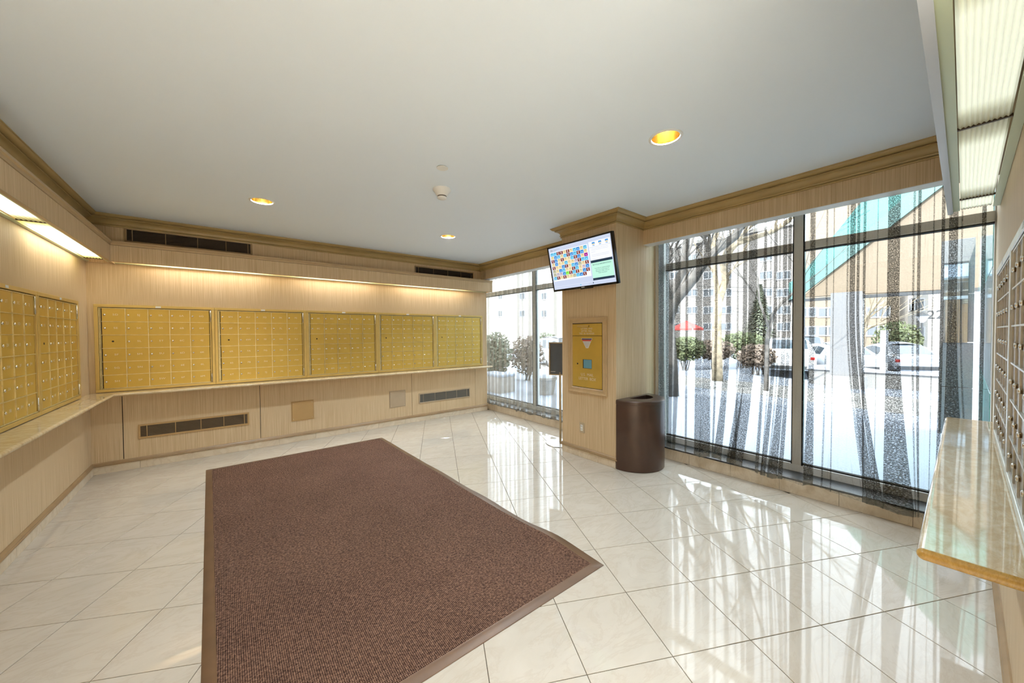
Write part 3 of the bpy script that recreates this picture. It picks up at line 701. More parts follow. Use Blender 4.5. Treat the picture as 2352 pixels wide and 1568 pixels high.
for t,s,v in (('BICYCLE INFORMATION',.0215,.575),('If you have not registered already',.0145,.655),('please do so by providing the',.0145,.69),('Management Office with your',.0145,.725),('bicycle information',.0145,.76)):
    obj('lettering',text_mesh(t,s,SC[Nv]),tv,loc=(xs_,-.0022,zs_(v)))

# ------------------------------------------------------------------ half-round waste bin
BX,BY,BR,BH=4.612,YP1-.012,.318,.735
bn=empty('waste_bin',(BX,BY,0),0,'dark brown half-round metal waste bin standing against the pillar','bin')
def half(r,n=40): return [(r*math.cos(PI+PI*i/n),r*math.sin(PI+PI*i/n)) for i in range(n+1)]
mb=MB(); loops=[(BR-.006,.0),(BR,.006),(BR,BH-.045)]; n=41; vs=[]
for r,z in loops: vs+=[(x,y,z) for x,y in half(r)]
mb.add(vs,[(j*n+i,j*n+(i+1)%n,(j+1)*n+(i+1)%n,(j+1)*n+i) for j in range(2) for i in range(n)]+[tuple(range(n))[::-1]]); mb.build('body',M['binbrown'],bn,angle=.5)
mb=MB(); vs=[]
for r,z in ((BR+.002,BH-.045),(BR+.005,BH-.040),(BR+.005,BH-.012),(BR,BH-.003),(BR-.012,BH)): vs+=[(x,y,z) for x,y in half(r)]
fs=[(j*n+i,j*n+(i+1)%n,(j+1)*n+(i+1)%n,(j+1)*n+i) for j in range(4) for i in range(n)]
# lid top with a half-round opening
op=[(.02+.165*math.cos(PI+PI*i/40),-.045+.15*math.sin(PI+PI*i/40)) for i in range(41)]
b0=len(vs); vs+=[(x,y,BH) for x,y in op]; b1=len(vs); vs+=[(x,y,BH-.10) for x,y in op]
fs+=[(4*n+i,4*n+(i+1)%n,b0+(i+1)%n,b0+i) for i in range(n)]
fs+=[(b0+i,b0+(i+1)%n,b1+(i+1)%n,b1+i) for i in range(n)]
mb.add(vs,fs); mb.build('lid',M['binbrown'],bn,angle=.5)
mb=MB(); mb.add([(x,y,BH-.10) for x,y in op],[tuple(range(41))]); mb.build('liner',M['dark'],bn)

# ------------------------------------------------------------------ sign stand behind the pillar
sg=empty('sign_stand',(4.50,-2.325,0),math.radians(-62),'floor sign stand with grey board in champagne frame half hidden by the pillar','sign')
MB().lathe([(0,0),(.185,0),(.19,.004),(.185,.009),(.03,.014),(0,.014)],n=40).build('base',M['steel'],sg,angle=.4)
MB().lathe([(.0,.01),(.014,.01),(.014,.93),(0,.93)],n=14).build('pole',M['bronzeframe'],sg,angle=.5)
frame_bar([(0,0),(0,.022),(.006,.026),(.014,.026),(.018,.014),(.018,0)],.29,.43,M['bronzeframe'],'frame',sg).location=(-.145,0,.89)
MB().box(-.13,-.010,.905,.13,-.001,1.305).build('board',M['board'],sg); MB().box(-.14,-.001,.895,.14,.012,1.315).build('back_plate',M['bronzeframe'],sg)
MB().box(-.125,-.0106,.932,-.06,-.0101,.940).build('small_print',M['greyp'],sg)

# ------------------------------------------------------------------ entrance mat
def rugmat():
    m,nt,b=nmat('basket_weave_mat'); v=coords(nt,(1,1,1)); s=125.
    tc=nt.nodes.new('ShaderNodeTexCoord'); sp=nt.nodes.new('ShaderNodeSeparateXYZ'); nt.links.new(tc.outputs['Object'],sp.inputs[0])
    def M_(op,a,bv):
        q=nt.nodes.new('ShaderNodeMath'); q.operation=op
        for i,x in enumerate((a,bv)):
            if hasattr(x,'links'): nt.links.new(x,q.inputs[i])
            elif x is not None: q.inputs[i].default_value=x
        return q.outputs[0]
    sx=M_('SINE',M_('MULTIPLY',sp.outputs[0],2*PI*s/1.0),None); sy=M_('SINE',M_('MULTIPLY',sp.outputs[1],2*PI*s),None)
    p=M_('ADD',M_('MULTIPLY',M_('ADD',sx,0.),.5),M_('MULTIPLY',sy,.5)); p=M_('ADD',M_('MULTIPLY',p,.5),.5)
    n1=noise(nt,v,85,3,0,.75); n1=M_('ADD',M_('MULTIPLY',M_('SUBTRACT',n1,.5),1.9),.5); n2=noise(nt,v,2.2,4); w=M_('ADD',M_('MULTIPLY',p,.50),M_('MULTIPLY',n1,.50)); w=M_('ADD',w,M_('MULTIPLY',M_('SUBTRACT',n2,.5),.10))
    r=ramp(nt,w,[(.22,(.018,.009,.007)),(.5,(.105,.055,.038)),(.74,(.33,.19,.125))]); nt.links.new(r.outputs[0],b.inputs['Base Color'])
    b.inputs['Roughness'].default_value=.95; b.inputs['Specular IOR Level'].default_value=.1; bump(nt,b,w,.7,.004); return m
rc=[Vector(p) for p in ((.913,-.573),(2.781,-.561),(2.889,-4.229),(1.005,-4.222))]   # far-left, far-right, near-right, near-left
rug=empty('entrance_mat',(1.9,-2.4,0),0,'large dark brown woven entrance mat with rubber border on the tile floor','mat')
def rp(u,v):
    a=rc[0].lerp(rc[1],u); b=rc[3].lerp(rc[2],u); return a.lerp(b,v)
def wob(u,v):
    d=.0
    if u>.9: d+=.010*max(0,math.sin(v*17.))*((u-.9)/.1)*(.3+.7*v) + .028*math.exp(-((v-.90)/.06)**2)*((u-.9)/.1)
    return d
bu,bv=.027,.0135; mb=MB(); nu,nv=36,60; vs=[]
for j in range(nv+1):
    for i in range(nu+1):
        u=bu+(1-2*bu)*i/nu; v=bv+(1-2*bv)*j/nv; p=rp(u,v); vs.append((p.x,p.y,.010+wob(u,v)))
mb.add(vs,[(j*(nu+1)+i,(j+1)*(nu+1)+i,(j+1)*(nu+1)+i+1,j*(nu+1)+i+1) for j in range(nv) for i in range(nu)]); mb.build('woven_field',rugmat(),rug,world=True,smooth=True)
mb=MB(); loop=[]
def ring(k,z):
    out=[]; a,b=bu*k,bv*k
    for i in range(40): out.append((a+(1-2*a)*i/40,b))
    for i in range(60): out.append((1-a,b+(1-2*b)*i/60))
    for i in range(40): out.append((1-a-(1-2*a)*i/40,1-b))
    for i in range(60): out.append((a,1-b-(1-2*b)*i/60))
    return [(rp(u,v).x+ (.012*math.sin(v*21)*(v>.6) if u>.95 else 0)*(1-k),rp(u,v).y,z+wob(u,v)*(.35 if k==0 else 1)) for u,v in out]
R0=ring(0,.0008); R1=ring(.06,.004); R2=ring(.9,.008); R3=ring(1.02,.0105); n=len(R0)
mb.add(R0+R1+R2+R3,[(j*n+i,j*n+(i+1)%n,(j+1)*n+(i+1)%n,(j+1)*n+i) for j in range(3) for i in range(n)]); mb.build('rubber_border',M['rubber'],rug,world=True,smooth=True)

# ------------------------------------------------------------------ ceiling fittings
M['goldcone']=mat('gold_reflector',(.42,.26,.055),.16,1)
M['lamp']=emat('lamp_glow',(1,.90,.70),6.)
where=['nearest the corner of the two mailbox walls','closest to the far window','closest to the pillar and large window','above the entrance mat','in the lobby','at the lobby end']
for k,(x,y) in enumerate(LIGHTS):
    d=empty('downlight',(x,y,H),0,'round gold recessed ceiling light '+where[k],'ceiling light','recessed gold ceiling lights')
    MB().lathe([(RL-.002,.004),(RL-.002,-.002),(RL+.004,-.005),(RL+.014,-.003),(RL+.016,0)],n=40).build('trim_ring',M['white'],d,angle=.6)
    MB().lathe([(RL-.001,.0),(RL-.006,.03),(RL-.016,.075),(.055,.115)],n=40).build('reflector',M['goldcone'],d,smooth=True)
    MB().lathe([(.062,.112),(.062,.20),(0,.20)],n=24).build('can',M['goldcone'],d,smooth=True)
    MB().lathe([(.0,.108),(.022,.112),(.032,.125),(.034,.15),(.02,.19),(0,.195)],n=20).build('bulb',M['lamp'],d,smooth=True)
    l=bpy.data.lights.new('downlight_lamp','AREA'); l.shape='DISK'; l.size=.085; l.energy=P_DOWN*(12.5 if y<-5.7 else 1); l.color=LAMP  # lobby pair is added out of view, much stronger, to fill the room
    lo=bpy.data.objects.new('lamp',l); COL.objects.link(lo); lo.parent=d; lo.location=(0,0,.104)
sd=empty('smoke_detector',(2.605,-2.735,H),0,'white cone shaped smoke detector on the ceiling','detector')
MB().lathe([(.078,0),(.078,-.012),(.070,-.022),(.056,-.038),(.046,-.056),(.040,-.060)],n=36).build('housing',M['white'],sd,smooth=True)
MB().lathe([(.040,-.060),(.036,-.062),(.036,-.066),(.040,-.068)],n=36).build('sensor_gap',M['grille'],sd,smooth=True)
MB().lathe([(.040,-.068),(.041,-.078),(.034,-.084),(0,-.085)],n=36).build('sensor_cap',M['white'],sd,smooth=True)
sk=empty('sprinkler_cover',(2.412,-3.11,H),0,'small flat white sprinkler cover disc on the ceiling','sprinkler cover')
MB().lathe([(.030,0),(.030,-.004),(.043,-.004),(.043,-.007),(.040,-.009),(0,-.009)],n=32).build('cover_disc',M['white'],sk,angle=.5)

# ================================================================== outside
def at(px,py,X):
    d=fw+RT*((px-1176)/FPX)-UP*((py-784)/FPX); t=(X-CAM.x)/d.x; return CAM+d*t
def tz(x): return -.15-.42*min(1,max(0,(x-8)/10))
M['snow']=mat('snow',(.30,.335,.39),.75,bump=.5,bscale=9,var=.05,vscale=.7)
M['asphalt']=mat('snow_dusted_asphalt',(.34,.335,.32),.8,var=.35,vscale=1.3)
M['bark']=mat('grey_bark',(.13,.12,.11),.9,bump=.5,bscale=30,var=.3,vscale=9)
M['bark_pale']=mat('mottled_pale_bark',(.28,.23,.16),.85,bump=.4,bscale=25,var=.35,vscale=7)
M['leaf']=mat('evergreen_leaf',(.10,.12,.055),.6,var=.4,vscale=3); M['twig']=mat('dry_twigs',(.19,.15,.12),.85,var=.3)
M['needle']=mat('conifer_needles',(.15,.17,.12),.7,var=.4,vscale=2)
M['brick_beige']=mat('beige_stucco',(.22,.18,.135),.85,var=.06); M['stucco_white']=mat('white_stucco',(.45,.43,.40),.85,var=.04); M['stucco_grey']=mat('pale_brick',(.25,.235,.22),.85,var=.08)
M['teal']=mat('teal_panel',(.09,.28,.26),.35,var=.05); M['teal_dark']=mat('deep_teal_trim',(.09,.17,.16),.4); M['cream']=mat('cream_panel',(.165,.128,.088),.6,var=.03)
M['granite']=mat('granite',(.24,.24,.235),.3,var=.22,vscale=60); M['granite_pale']=mat('pale_granite',(.17,.173,.18),.18,var=.15,vscale=50)
M['wframe']=mat('white_window_frame',(.5,.51,.52),.4); M['wglass']=mat('dark_window_glass',(.13,.145,.16),.1,0,spec=.5)
M['tealglass']=mat('teal_glass_panel',(.16,.46,.42),.04,spec=.8); M['greyglass']=mat('grey_glass_panel',(.50,.54,.56),.04,spec=.8)  # teal and grey reflections in the glass, put into its colour
M['carwhite']=mat('white_car_paint',(.74,.76,.78),.2,coat=.6); M['carsilver']=mat('silver_car_paint',(.50,.52,.55),.25,.5,coat=.5)
M['carglass']=mat('car_glass',(.07,.09,.11),.05,spec=.8); M['tyre']=mat('tyre_rubber',(.02,.02,.02),.8); M['rim']=mat('wheel_rim',(.5,.5,.52),.3,.8)
M['tail']=mat('tail_lamp_red',(.55,.02,.02),.2); M['redcloth']=mat('red_canvas',(.62,.09,.08),.7); M['iron']=mat('dark_iron',(.06,.065,.07),.5,.5)
M['terracotta']=mat('grey_planter',(.33,.31,.29),.8,var=.2)

# ---- ground
rng=random.Random(11)
def nz(x,y): return .05*math.sin(x*.9+1.3*math.sin(y*.5))+.04*math.sin(y*1.3+x*.37)+.025*math.sin(x*2.3-y*1.7)
xs=[XG+.06+ (80-XG)*(i/60)**2.0 for i in range(61)]; ys=[-32+84*j/110 for j in range(111)]
mb=MB(); vs=[]
for x in xs:
    for y in ys:
        k=min(1,max(0,(x-XG-.06)/2.5)); b=0
        if 16.2<x<22: b=.34*math.exp(-((x-18.6)/1.1)**2)*(.6+.4*math.sin(y*.9+.5))*(1 if y>-2.2 else .25)
        vs.append((x,y,tz(x)+k*nz(x,y)*(.35 if 12<x<17 else 1)*.6+b))
ny=len(ys); mb.add(vs,[(i*ny+j,(i+1)*ny+j,(i+1)*ny+j+1,i*ny+j+1) for i in range(len(xs)-1) for j in range(ny-1)])
prop(mb.build('ground',M['snow'],smooth=True),'snow covered ground outside the windows','ground',kind='structure')
mb=MB(); vs=[]; 
for i in range(13):
    for j in range(61):
        x=12.9+4.0*i/12; y=-30+60*j/60; x+=.35*math.sin(y*.35)+ (y+3)*.10*(y<20); vs.append((x,y,tz(x)+.045+ (0 if 0<i<12 else -.12)))
mb.add(vs,[(i*61+j,(i+1)*61+j,(i+1)*61+j+1,i*61+j+1) for i in range(12) for j in range(60)])
prop(mb.build('road',M['asphalt'],smooth=True),'snow dusted driveway crossing in front of the parked cars','road',kind='structure')

# ---- canopy gable, beam and columns
XC=18.
cn=empty('entrance_canopy',(XC,-4,tz(XC)),0,'cream entrance canopy with sloping teal bands and a granite column outside','canopy')
def poly(pts, X, dx, mt, name): 
    return MB().prism([(X,at(px,py,X).y,at(px,py,X).z) for px,py in pts],(dx,0,0)).build(name,mt,cn,world=True)
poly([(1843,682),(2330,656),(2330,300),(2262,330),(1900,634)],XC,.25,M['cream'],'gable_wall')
poly([(1812,690),(1843,676),(2290,330),(2262,330),(2100,432),(1900,610),(1812,668)],XC-.12,.10,M['teal_dark'],'lower_band')
poly([(1812,669),(1905,608),(2110,428),(2262,330),(2255,200),(1969,474),(1842,630),(1812,650)],XC-.05,.10,M['teal'],'upper_band')
p0=at(1812,690,XC); p1=at(2330,656,XC)
MB().box(XC-.06,p1.y,p0.z-.06,XC+.3,p0.y,p0.z+.03).build('beam',M['iron'],cn,world=True)
a=at(1915,700,XC); b=at(1985,700,XC)
col=MB().box(XC-.5,b.y,tz(XC)+.5,XC-.0605,a.y,2.76).build('column',M['granite_pale'],cn,world=True); MB().box(XC-.5,b.y-.012,tz(XC)+.5,XC-.06,b.y-.001,2.76).build('column_side',M['granite'],cn,world=True)
MB().box(XC-.62,b.y-.1,tz(XC)-.2,XC+.05,a.y+.1,tz(XC)+.5).build('column_base',M['granite'],cn,world=True)
# low wall with snow
lw=empty('garden_wall',(18.9,-4,tz(19)),0,'low granite wall capped with snow beside the canopy column','wall')
MB().box(18.6,-5.2,tz(19)-.2,19.0,-1.9,.02).build('wall_body',M['granite'],lw,world=True)
mb=MB(); vs=[]
for i in range(34):
    y=-5.25+3.4*i/33
    for j in range(7):
        x=18.5+.6*j/6; h=math.sin(PI*j/6)*(.13+.07*math.sin(y*2.1+1)); vs.append((x,y,.015+h))
mb.add(vs,[(i*7+j,i*7+j+1,(i+1)*7+j+1,(i+1)*7+j) for i in range(33) for j in range(6)]); mb.build('snow_cap',M['snow'],lw,world=True,smooth=True)

# ---- glazed vestibule at the window end
vb=empty('vestibule',(8,YR-.2,tz(8)),0,'grey and teal glass clad vestibule wall outside the window end','vestibule')
Y=YR+.01
for x0,x1 in ((XG+.12,6.55),(6.57,8.1),(8.12,9.98)):
    for z0,z1,mt in ((tz(8)+.05,.98,'tealglass'),(.99,1.88,'greyglass'),(1.89,2.9,'tealglass')): MB().cbox(x0,Y-.12,z0,x1,Y,z1,.004).build('panel',M[mt],vb,world=True)  # colour bands stand in for the canopy mirrored in the glass
MB().box(XG+.12,Y-.2,tz(8)-.1,10,Y-.125,3.0).build('core',M['alu'],vb,world=True)
pr_=empty('stone_pier',(10.2,-5.55,tz(10)),0,'pale stone pier with a mirrored pane near the window end outside','pier')
ya,yb=at(2160,700,10).y,at(2238,700,10).y
zs=[tz(10)-.1,.55,1.25,2.0,2.85]
for z0,z1 in zip(zs[:-1],zs[1:]): MB().cbox(10.0,yb,z0+.006,10.45,ya,z1-.004,.004).build('stone_slab',M['granite_pale'],pr_,world=True)
MB().box(9.985,yb+.06,1.25,9.999,ya-.03,2.5).build('mirror_pane',mat('mirror_glass',(.55,.60,.66),.02,.9),pr_,world=True)

# ---- trees
def branch(mb, p, d, L, r, depth, rg, n=6, up=.12):
    pts=[p]; rad=[r]; k=4; q=p.copy(); e=d.normalized()
    for i in range(k):
        e=(e+Vector((rg.uniform(-1,1),rg.uniform(-1,1),rg.uniform(-.4,1)*.6))*up).normalized(); q=q+e*(L/k); pts.append(q.copy()); rad.append(r*(1-.55*(i+1)/k))
    mb.tube(pts,rad,n,cap=False)
    if depth>0:
        for c in range(3 if depth>1 else 4):
            i=rg.randint(1,k); s=(e+Vector((rg.uniform(-1,1),rg.uniform(-1,1),rg.uniform(-.3,.9)))*.9).normalized()
            branch(mb,pts[i],s,L*rg.uniform(.5,.75),rad[i]*rg.uniform(.45,.7),depth-1,rg,max(4,n-1),up*1.3)
def tree(X, path, label, bark, seed, limbs, depth=3):
    """path: (px,py,radius) trunk line at depth X; limbs: list of such paths"""
    rg=random.Random(seed); pp=[at(a,b,X) for a,b,_ in path]; pp[0].z=tz(X)-.1
    t=empty('tree',pp[0],0,label,'tree','bare winter trees outside')
    MB().tube(pp,[c for *_,c in path],12).build('trunk',bark,t,world=True,smooth=True)
    mb=MB()
    for lp in limbs:
        ll=[at(a,b,X)+Vector((rg.uniform(-.3,.3)*k,0,0)) for k,(a,b,_) in enumerate(lp)]; rad=[c for *_,c in lp]; mb.tube(ll,rad,9,cap=False)
        for k in range(1,len(ll)):
            for q in range(2):
                d=(ll[k]-ll[k-1]).normalized()+Vector((rg.uniform(-1,1),rg.uniform(-1,1),rg.uniform(-.2,.8)))*.8
                branch(mb,ll[k],d,rg.uniform(.9,1.8)*X/12,rad[k]*.45,depth-1,rg,5)
    mb.build('branches',bark,t,world=True,smooth=True)
tree(10.2,[(1536,905,.26),(1534,840,.24),(1532,790,.22),(1530,740,.21),(1528,700,.19)],'thick grey tree trunk forking just outside the pillar end of the large window',M['bark'],1,
  [[(1528,705,.17),(1516,640,.13),(1500,560,.10),(1490,470,.07)],[(1532,745,.15),(1560,695,.13),(1605,640,.12),(1640,590,.10),(1680,540,.09),(1730,480,.07)],[(1530,700,.12),(1555,620,.10),(1590,545,.08),(1620,470,.06)]])
tree(16,[(1648,835,.20),(1647,790,.17),(1646,740,.16),(1650,690,.15)],'pale mottled tree trunk curving up behind the large window',M['bark_pale'],2,
  [[(1650,692,.15),(1660,640,.13),(1672,600,.12),(1710,565,.11),(1760,520,.10),(1800,495,.08)],[(1650,690,.10),(1640,630,.08),(1650,560,.07),(1660,500,.05)]])
tree(30.5,[(1978,840,.16),(1974,800,.15),(1972,770,.13)],'small bare tree with pale trunk behind the canopy column',M['bark_pale'],5,
  [[(1973,775,.12),(1966,745,.10),(1955,715,.07)],[(1973,772,.12),(1985,740,.10),(2005,712,.08),(2030,690,.06)],[(1974,775,.10),(1990,755,.08),(2012,745,.06),(2035,742,.04)]],2)
tree(14,[(1760,850,.07),(1762,780,.06),(1775,720,.05),(1800,690,.04)],'slender bare sapling left of the window mullion',M['bark'],6,[[(1800,692,.04),(1830,660,.03),(1850,630,.025)],[(1765,750,.04),(1750,690,.03),(1745,640,.02)]],2)

# ---- shrubs
def leafcloud(c, r, n, size, seed, flat=.0):
    rg=random.Random(seed); mb=MB()
    for i in range(n):
        u=Vector((rg.gauss(0,1),rg.gauss(0,1),rg.gauss(0,1))).normalized()*(rg.random()**.45)
        p=Vector((c[0]+u.x*r[0],c[1]+u.y*r[1],c[2]+u.z*r[2])); a=Vector((rg.gauss(0,1),rg.gauss(0,1),rg.gauss(0,1))).normalized(); b=a.orthogonal().normalized()
        s=size*rg.uniform(.6,1.4); mb.add([p-a*s,p+b*s*.5,p+a*s,p-b*s*.5],[(0,1,2,3)])
    return mb
def shrub(X,px,py,rx,rz,n,label,mt,seed,size=.09,cone=False):
    p=at(px,py,X); s=empty('shrub',(p.x,p.y,tz(X)),0,label,'shrub','shrubs and hedges outside')
    if cone:
        rg=random.Random(seed); mb=MB(); h=rz
        for i in range(n):
            t=rg.random()**.7; a=rg.random()*2*PI; r=rx*(1-t)*(.4+.6*rg.random()); q=Vector((p.x+r*math.cos(a),p.y+r*math.sin(a),tz(X)+.3+t*h)); d=Vector((math.cos(a),math.sin(a),-.35)); e=d.cross(Vector((0,0,1)))*.3
            mb.add([q-d*size,q+e*size,q+d*size,q-e*size],[(0,1,2,3)])
    else: mb=leafcloud(p,(rx,rx,rz),n,size,seed)
    mb.build('foliage',mt,s,world=True)
    st=MB(); rg=random.Random(seed+50)
    for i in range(7): st.tube([(p.x+rg.uniform(-.2,.2)*rx,p.y+rg.uniform(-.2,.2)*rx,tz(X)-.1),(p.x+rg.uniform(-.6,.6)*rx,p.y+rg.uniform(-.6,.6)*rx,p.z+ (rz*.3 if not cone else rz*.4))],[.03,.012],5)
    st.build('stems',M['bark'],s,world=True)
shrub(19.3,1575,800,.95,.62,2600,'green hedge mound under the red tent',M['leaf'],1)
shrub(21.6,1640,803,1.0,.55,1800,'brownish hedge mound beside the pale tree trunk',M['twig'],2)
shrub(24.2,1705,793,1.2,.8,2600,'green hedge mound left of the parked white cars',M['leaf'],3)
shrub(18.6,1737,817,.7,.5,1500,'dry twiggy shrub beside the rear of the parked white car',M['twig'],4)
shrub(27,1745,780,1.5,4.6,4200,'tall loose grey-green conifer behind the white cars',M['needle'],5,.16,True)
shrub(30,2060,785,1.0,1.2,2200,'round evergreen bush beyond the canopy opening',M['leaf'],6)
shrub(35,1885,800,1.6,.7,1800,'dry reeds and twigs behind the parked cars',M['twig'],7)
shrub(7.9,1140,812,.5,.7,2200,'dark shrub close outside the far window by the mailbox wall',M['needle'],8,.07)
shrub(9.2,1210,815,.6,.7,2200,'twiggy shrub outside the middle of the far window',M['twig'],9,.06)
shrub(21.5,1255,782,.9,.7,1800,'grey shrub far behind the curtain of the far window',M['needle'],10,.08)

# ---- parked cars
SUV=[(-2.30,.50,.95,1.0,.82,.78),(-2.24,.36,1.02,1.25,.90,.74),(-2.05,.32,1.03,1.62,.93,.68),(-1.0,.30,1.02,1.70,.94,.68),(.1,.30,1.0,1.67,.94,.68),(.75,.30,.99,1.40,.94,.70),(1.15,.30,.98,1.03,.93,.76),(1.9,.32,.92,.95,.90,.76),(2.28,.42,.78,.80,.82,.72)]
SED=[(-2.35,.50,.84,.86,.80,.74),(-2.28,.36,.92,.95,.88,.76),(-1.75,.30,.93,1.0,.91,.72),(-1.05,.28,.93,1.36,.92,.64),(-.2,.28,.92,1.44,.92,.62),(.45,.28,.91,1.34,.92,.64),(1.15,.28,.90,.95,.92,.74),(1.95,.30,.80,.83,.88,.74),(2.35,.40,.66,.68,.80,.70)]
def ringp(st):
    x,zb,zl,zr,w,wr=st
    h=[(w*.55,zb),(w*.93,zb+.02),(w,zb+.18),(w,zl-.12),(w*.97,zl),(wr+(w*.97-wr)*.15,zr-.07*(zr-zl>.2)),(wr*.86,zr),(wr*.4,zr+.02)]
    return [(x,-y,z) for y,z in h]+[(x,y,z) for y,z in h[::-1]]
def car(st, loc, rz, label, paint, snow=True):
    c=empty('parked_car',loc,rz,label,'car','cars parked outside')
    mb=MB(); n=16; vs=[]
    for s in st: vs+=ringp(s)
    k=len(st); mb.add(vs,[(j*n+i,j*n+(i+1)%n,(j+1)*n+(i+1)%n,(j+1)*n+i) for j in range(k-1) for i in range(n)]+[tuple(range(n)),tuple(range((k-1)*n,k*n))[::-1]])
    mb.build('body',paint,c,angle=.6)
    def side(s,t,sg):
        x,zb,zl,zr,w,wr=s; a=(w*.97,zl); b=(wr+(w*.97-wr)*.15,zr-.07); return Vector((x,sg*(a[0]+(b[0]-a[0])*t+.008),a[1]+(b[1]-a[1])*t))
    for sg in (-1,1):
        ok=[s for s in st if s[3]-s[2]>.3]
        for s,t in zip(ok[:-1],ok[1:]):
            p=[side(s,.12,sg),side(t,.12,sg),side(t,.9,sg),side(s,.9,sg)]; dx=(p[1]-p[0])*.04; p[0]+=dx;p[3]+=dx;p[1]-=dx;p[2]-=dx
            MB().prism(p,(0,sg*.004,0)).build('side_window',M['carglass'],c)
    ok=[i for i,s in enumerate(st) if s[3]-s[2]>.3]
    def top(i,y): s=st[i]; return Vector((s[0],y*s[5]*.84,s[3]+.012))
    f=ok[-1]; a,b_=f-1,f+1
    for i,j,nm in ((f-1 if st[f][3]<st[f-1][3]-.05 else f,f+1,'windscreen'),(ok[0]-1,ok[0] if st[ok[0]][3]>1.3 else ok[0]+1,'rear_window')):
        P=[top(i,-1),top(j,-1),top(j,1),top(i,1)]; MB().prism(P,(0,0,.012)).build(nm,M['carglass'],c)
    for x in (st[0][0]+.85,st[-1][0]-.90):
        for sg in (-1,1):
            w=empty('wheel',(x,sg*.80,.33),0,parent=c)
            MB().lathe([(.20,-.11),(.31,-.11),(.335,-.08),(.335,.08),(.31,.11),(.20,.11)],n=22,axis='y').build('tyre',M['tyre'],w,smooth=True)
            MB().lathe([(0,.10),(.10,.11),(.20,.10),(.21,-.10),(0,-.10)],n=18,axis='y').build('rim',M['rim'],w,smooth=True)
    for sg in (-1,1):
        MB().cbox(st[0][0]-.015,sg*.80-.10 if sg>0 else -.84,st[0][2]-.14,st[0][0]+.10,sg*.80+.04 if sg>0 else -.70,st[0][2]-.02,.01).build('tail_lamp',M['tail'],c)
    MB().box(st[0][0]-.012,-.26,.62,st[0][0]+.01,.26,.74).build('number_plate',M['greyp'],c)
    MB().cbox(st[0][0]-.05,-.78,.40,st[0][0]+.12,.78,.55,.02).build('rear_bumper',M['iron'],c)
    if snow:
        i=ok[0]; mb=MB(); vs=[]; q=[s for s in st if s[3]-s[2]>.3]
        for s in q: vs+=[(s[0],s[5]*y*.8,s[3]+.03+.05*(1-y*y)) for y in (-1,-.5,0,.5,1)]
        mb.add(vs,[(a*5+b,a*5+b+1,(a+1)*5+b+1,(a+1)*5+b) for a in range(len(q)-1) for b in range(4)]); mb.build('roof_snow',M['snow'],c,smooth=True)
def place(px,X): p=at(px,800,X); return (X,p.y,tz(X)+.02)
car(SUV,place(1803,22.0),math.radians(18),'white estate car parked with its back to the window left of the mullion',M['carwhite'],False)
car(SUV,place(1845,31.0),math.radians(18),'white parked car behind the mullion with red tail lamp',M['carwhite'])
car(SED,place(1918,23.4),math.radians(28),'snow topped white saloon car parked in front of the canopy column',M['carwhite'])
car(SED,place(2046,25.2),math.radians(28),'snow topped silver saloon car parked to the side of the canopy column',M['carsilver'])
car(SUV,place(1268,16.5),math.radians(70),'silver car parked far behind the curtain of the far window',M['carsilver'])

# ---- buildings across the street
def building(X, y0, y1, ztop, wall, label, wins, w, h, zb=-.8):
    b=empty('apartment_building',(X+3,(y0+y1)/2,zb),0,label,'building')
    MB().box(X,y0,zb,X+6,y1,ztop).build('walls',wall,b,world=True); MB().box(X-.25,y0-.2,ztop,X+6.2,y1+.2,ztop+.3).build('parapet',M['stucco_white'],b,world=True)
    for px,py in wins:
        p=at(px,py,X); f=MB(); f.box(X-.06,p.y-w/2,p.z-h/2,X+.02,p.y+w/2,p.z-h/2+.09).box(X-.06,p.y-w/2,p.z+h/2-.09,X+.02,p.y+w/2,p.z+h/2).box(X-.06,p.y-w/2,p.z-h/2+.09,X+.02,p.y-w/2+.08,p.z+h/2-.09).box(X-.06,p.y+w/2-.08,p.z-h/2+.09,X+.02,p.y+w/2,p.z+h/2-.09).box(X-.06,p.y-.05,p.z-h/2+.09,X+.02,p.y+.05,p.z+h/2-.09)
        o=f.build('window',M['wframe'],b,world=True)
        for sg in (-1,1): MB().box(X-.03,p.y+sg*w/4-w/4+.065+.015*(sg<0),p.z-h/2+.0905,X+.01,p.y+sg*w/4+w/4-.065-.015*(sg>0),p.z+h/2-.0905).build('pane',M['wglass'],o,world=True)
W1=[(c,r) for c in (1428,1475,1520,1550,1590,1628,1669,1760,1800) for r in (632,672,712,750)]+[(1760,590),(1669,592),(1590,592)]
building(42,at(1830,700,42).y,at(1380,700,42).y,11.2,M['stucco_grey'],'pale four-storey apartment building across the street behind the trees',W1,1.15,.85)
building(38,at(2066,700,38).y,at(1832,700,38).y,12.,M['brick_beige'],'beige apartment building seen below the canopy beam',[(c,r) for c in (1855,1902,1950,2017) for r in (717,760)],1.25,.8)
building(46,at(2134,700,46).y,at(2068,700,46).y,12.,M['stucco_white'],'narrow white sunlit building beyond the lamp post',[(c,r) for c in (2086,2108) for r in (700,765)],.8,1.1)
building(36,at(2215,700,36).y,at(2132,700,36).y,9.,M['stucco_grey'],'grey building edge beside the stone pier',[],1,1)
obj('house_number',text_mesh('22',.75,M['iron']),bpy.data.objects['apartment_building.003'],loc=(0,0,0))
hn=bpy.data.objects['house_number']; hn.rotation_euler=(0,0,-PI/2); q=at(2149,723,35.97); hn.matrix_parent_inverse=pmat(hn.parent).inverted(); hn.location=q
building(30,at(1345,700,30).y,at(1100,700,30).y,9.,M['stucco_white'],'white building seen through the far window curtain',[(c,r) for c in (1150,1200,1250) for r in (680,720)],1.1,.9)

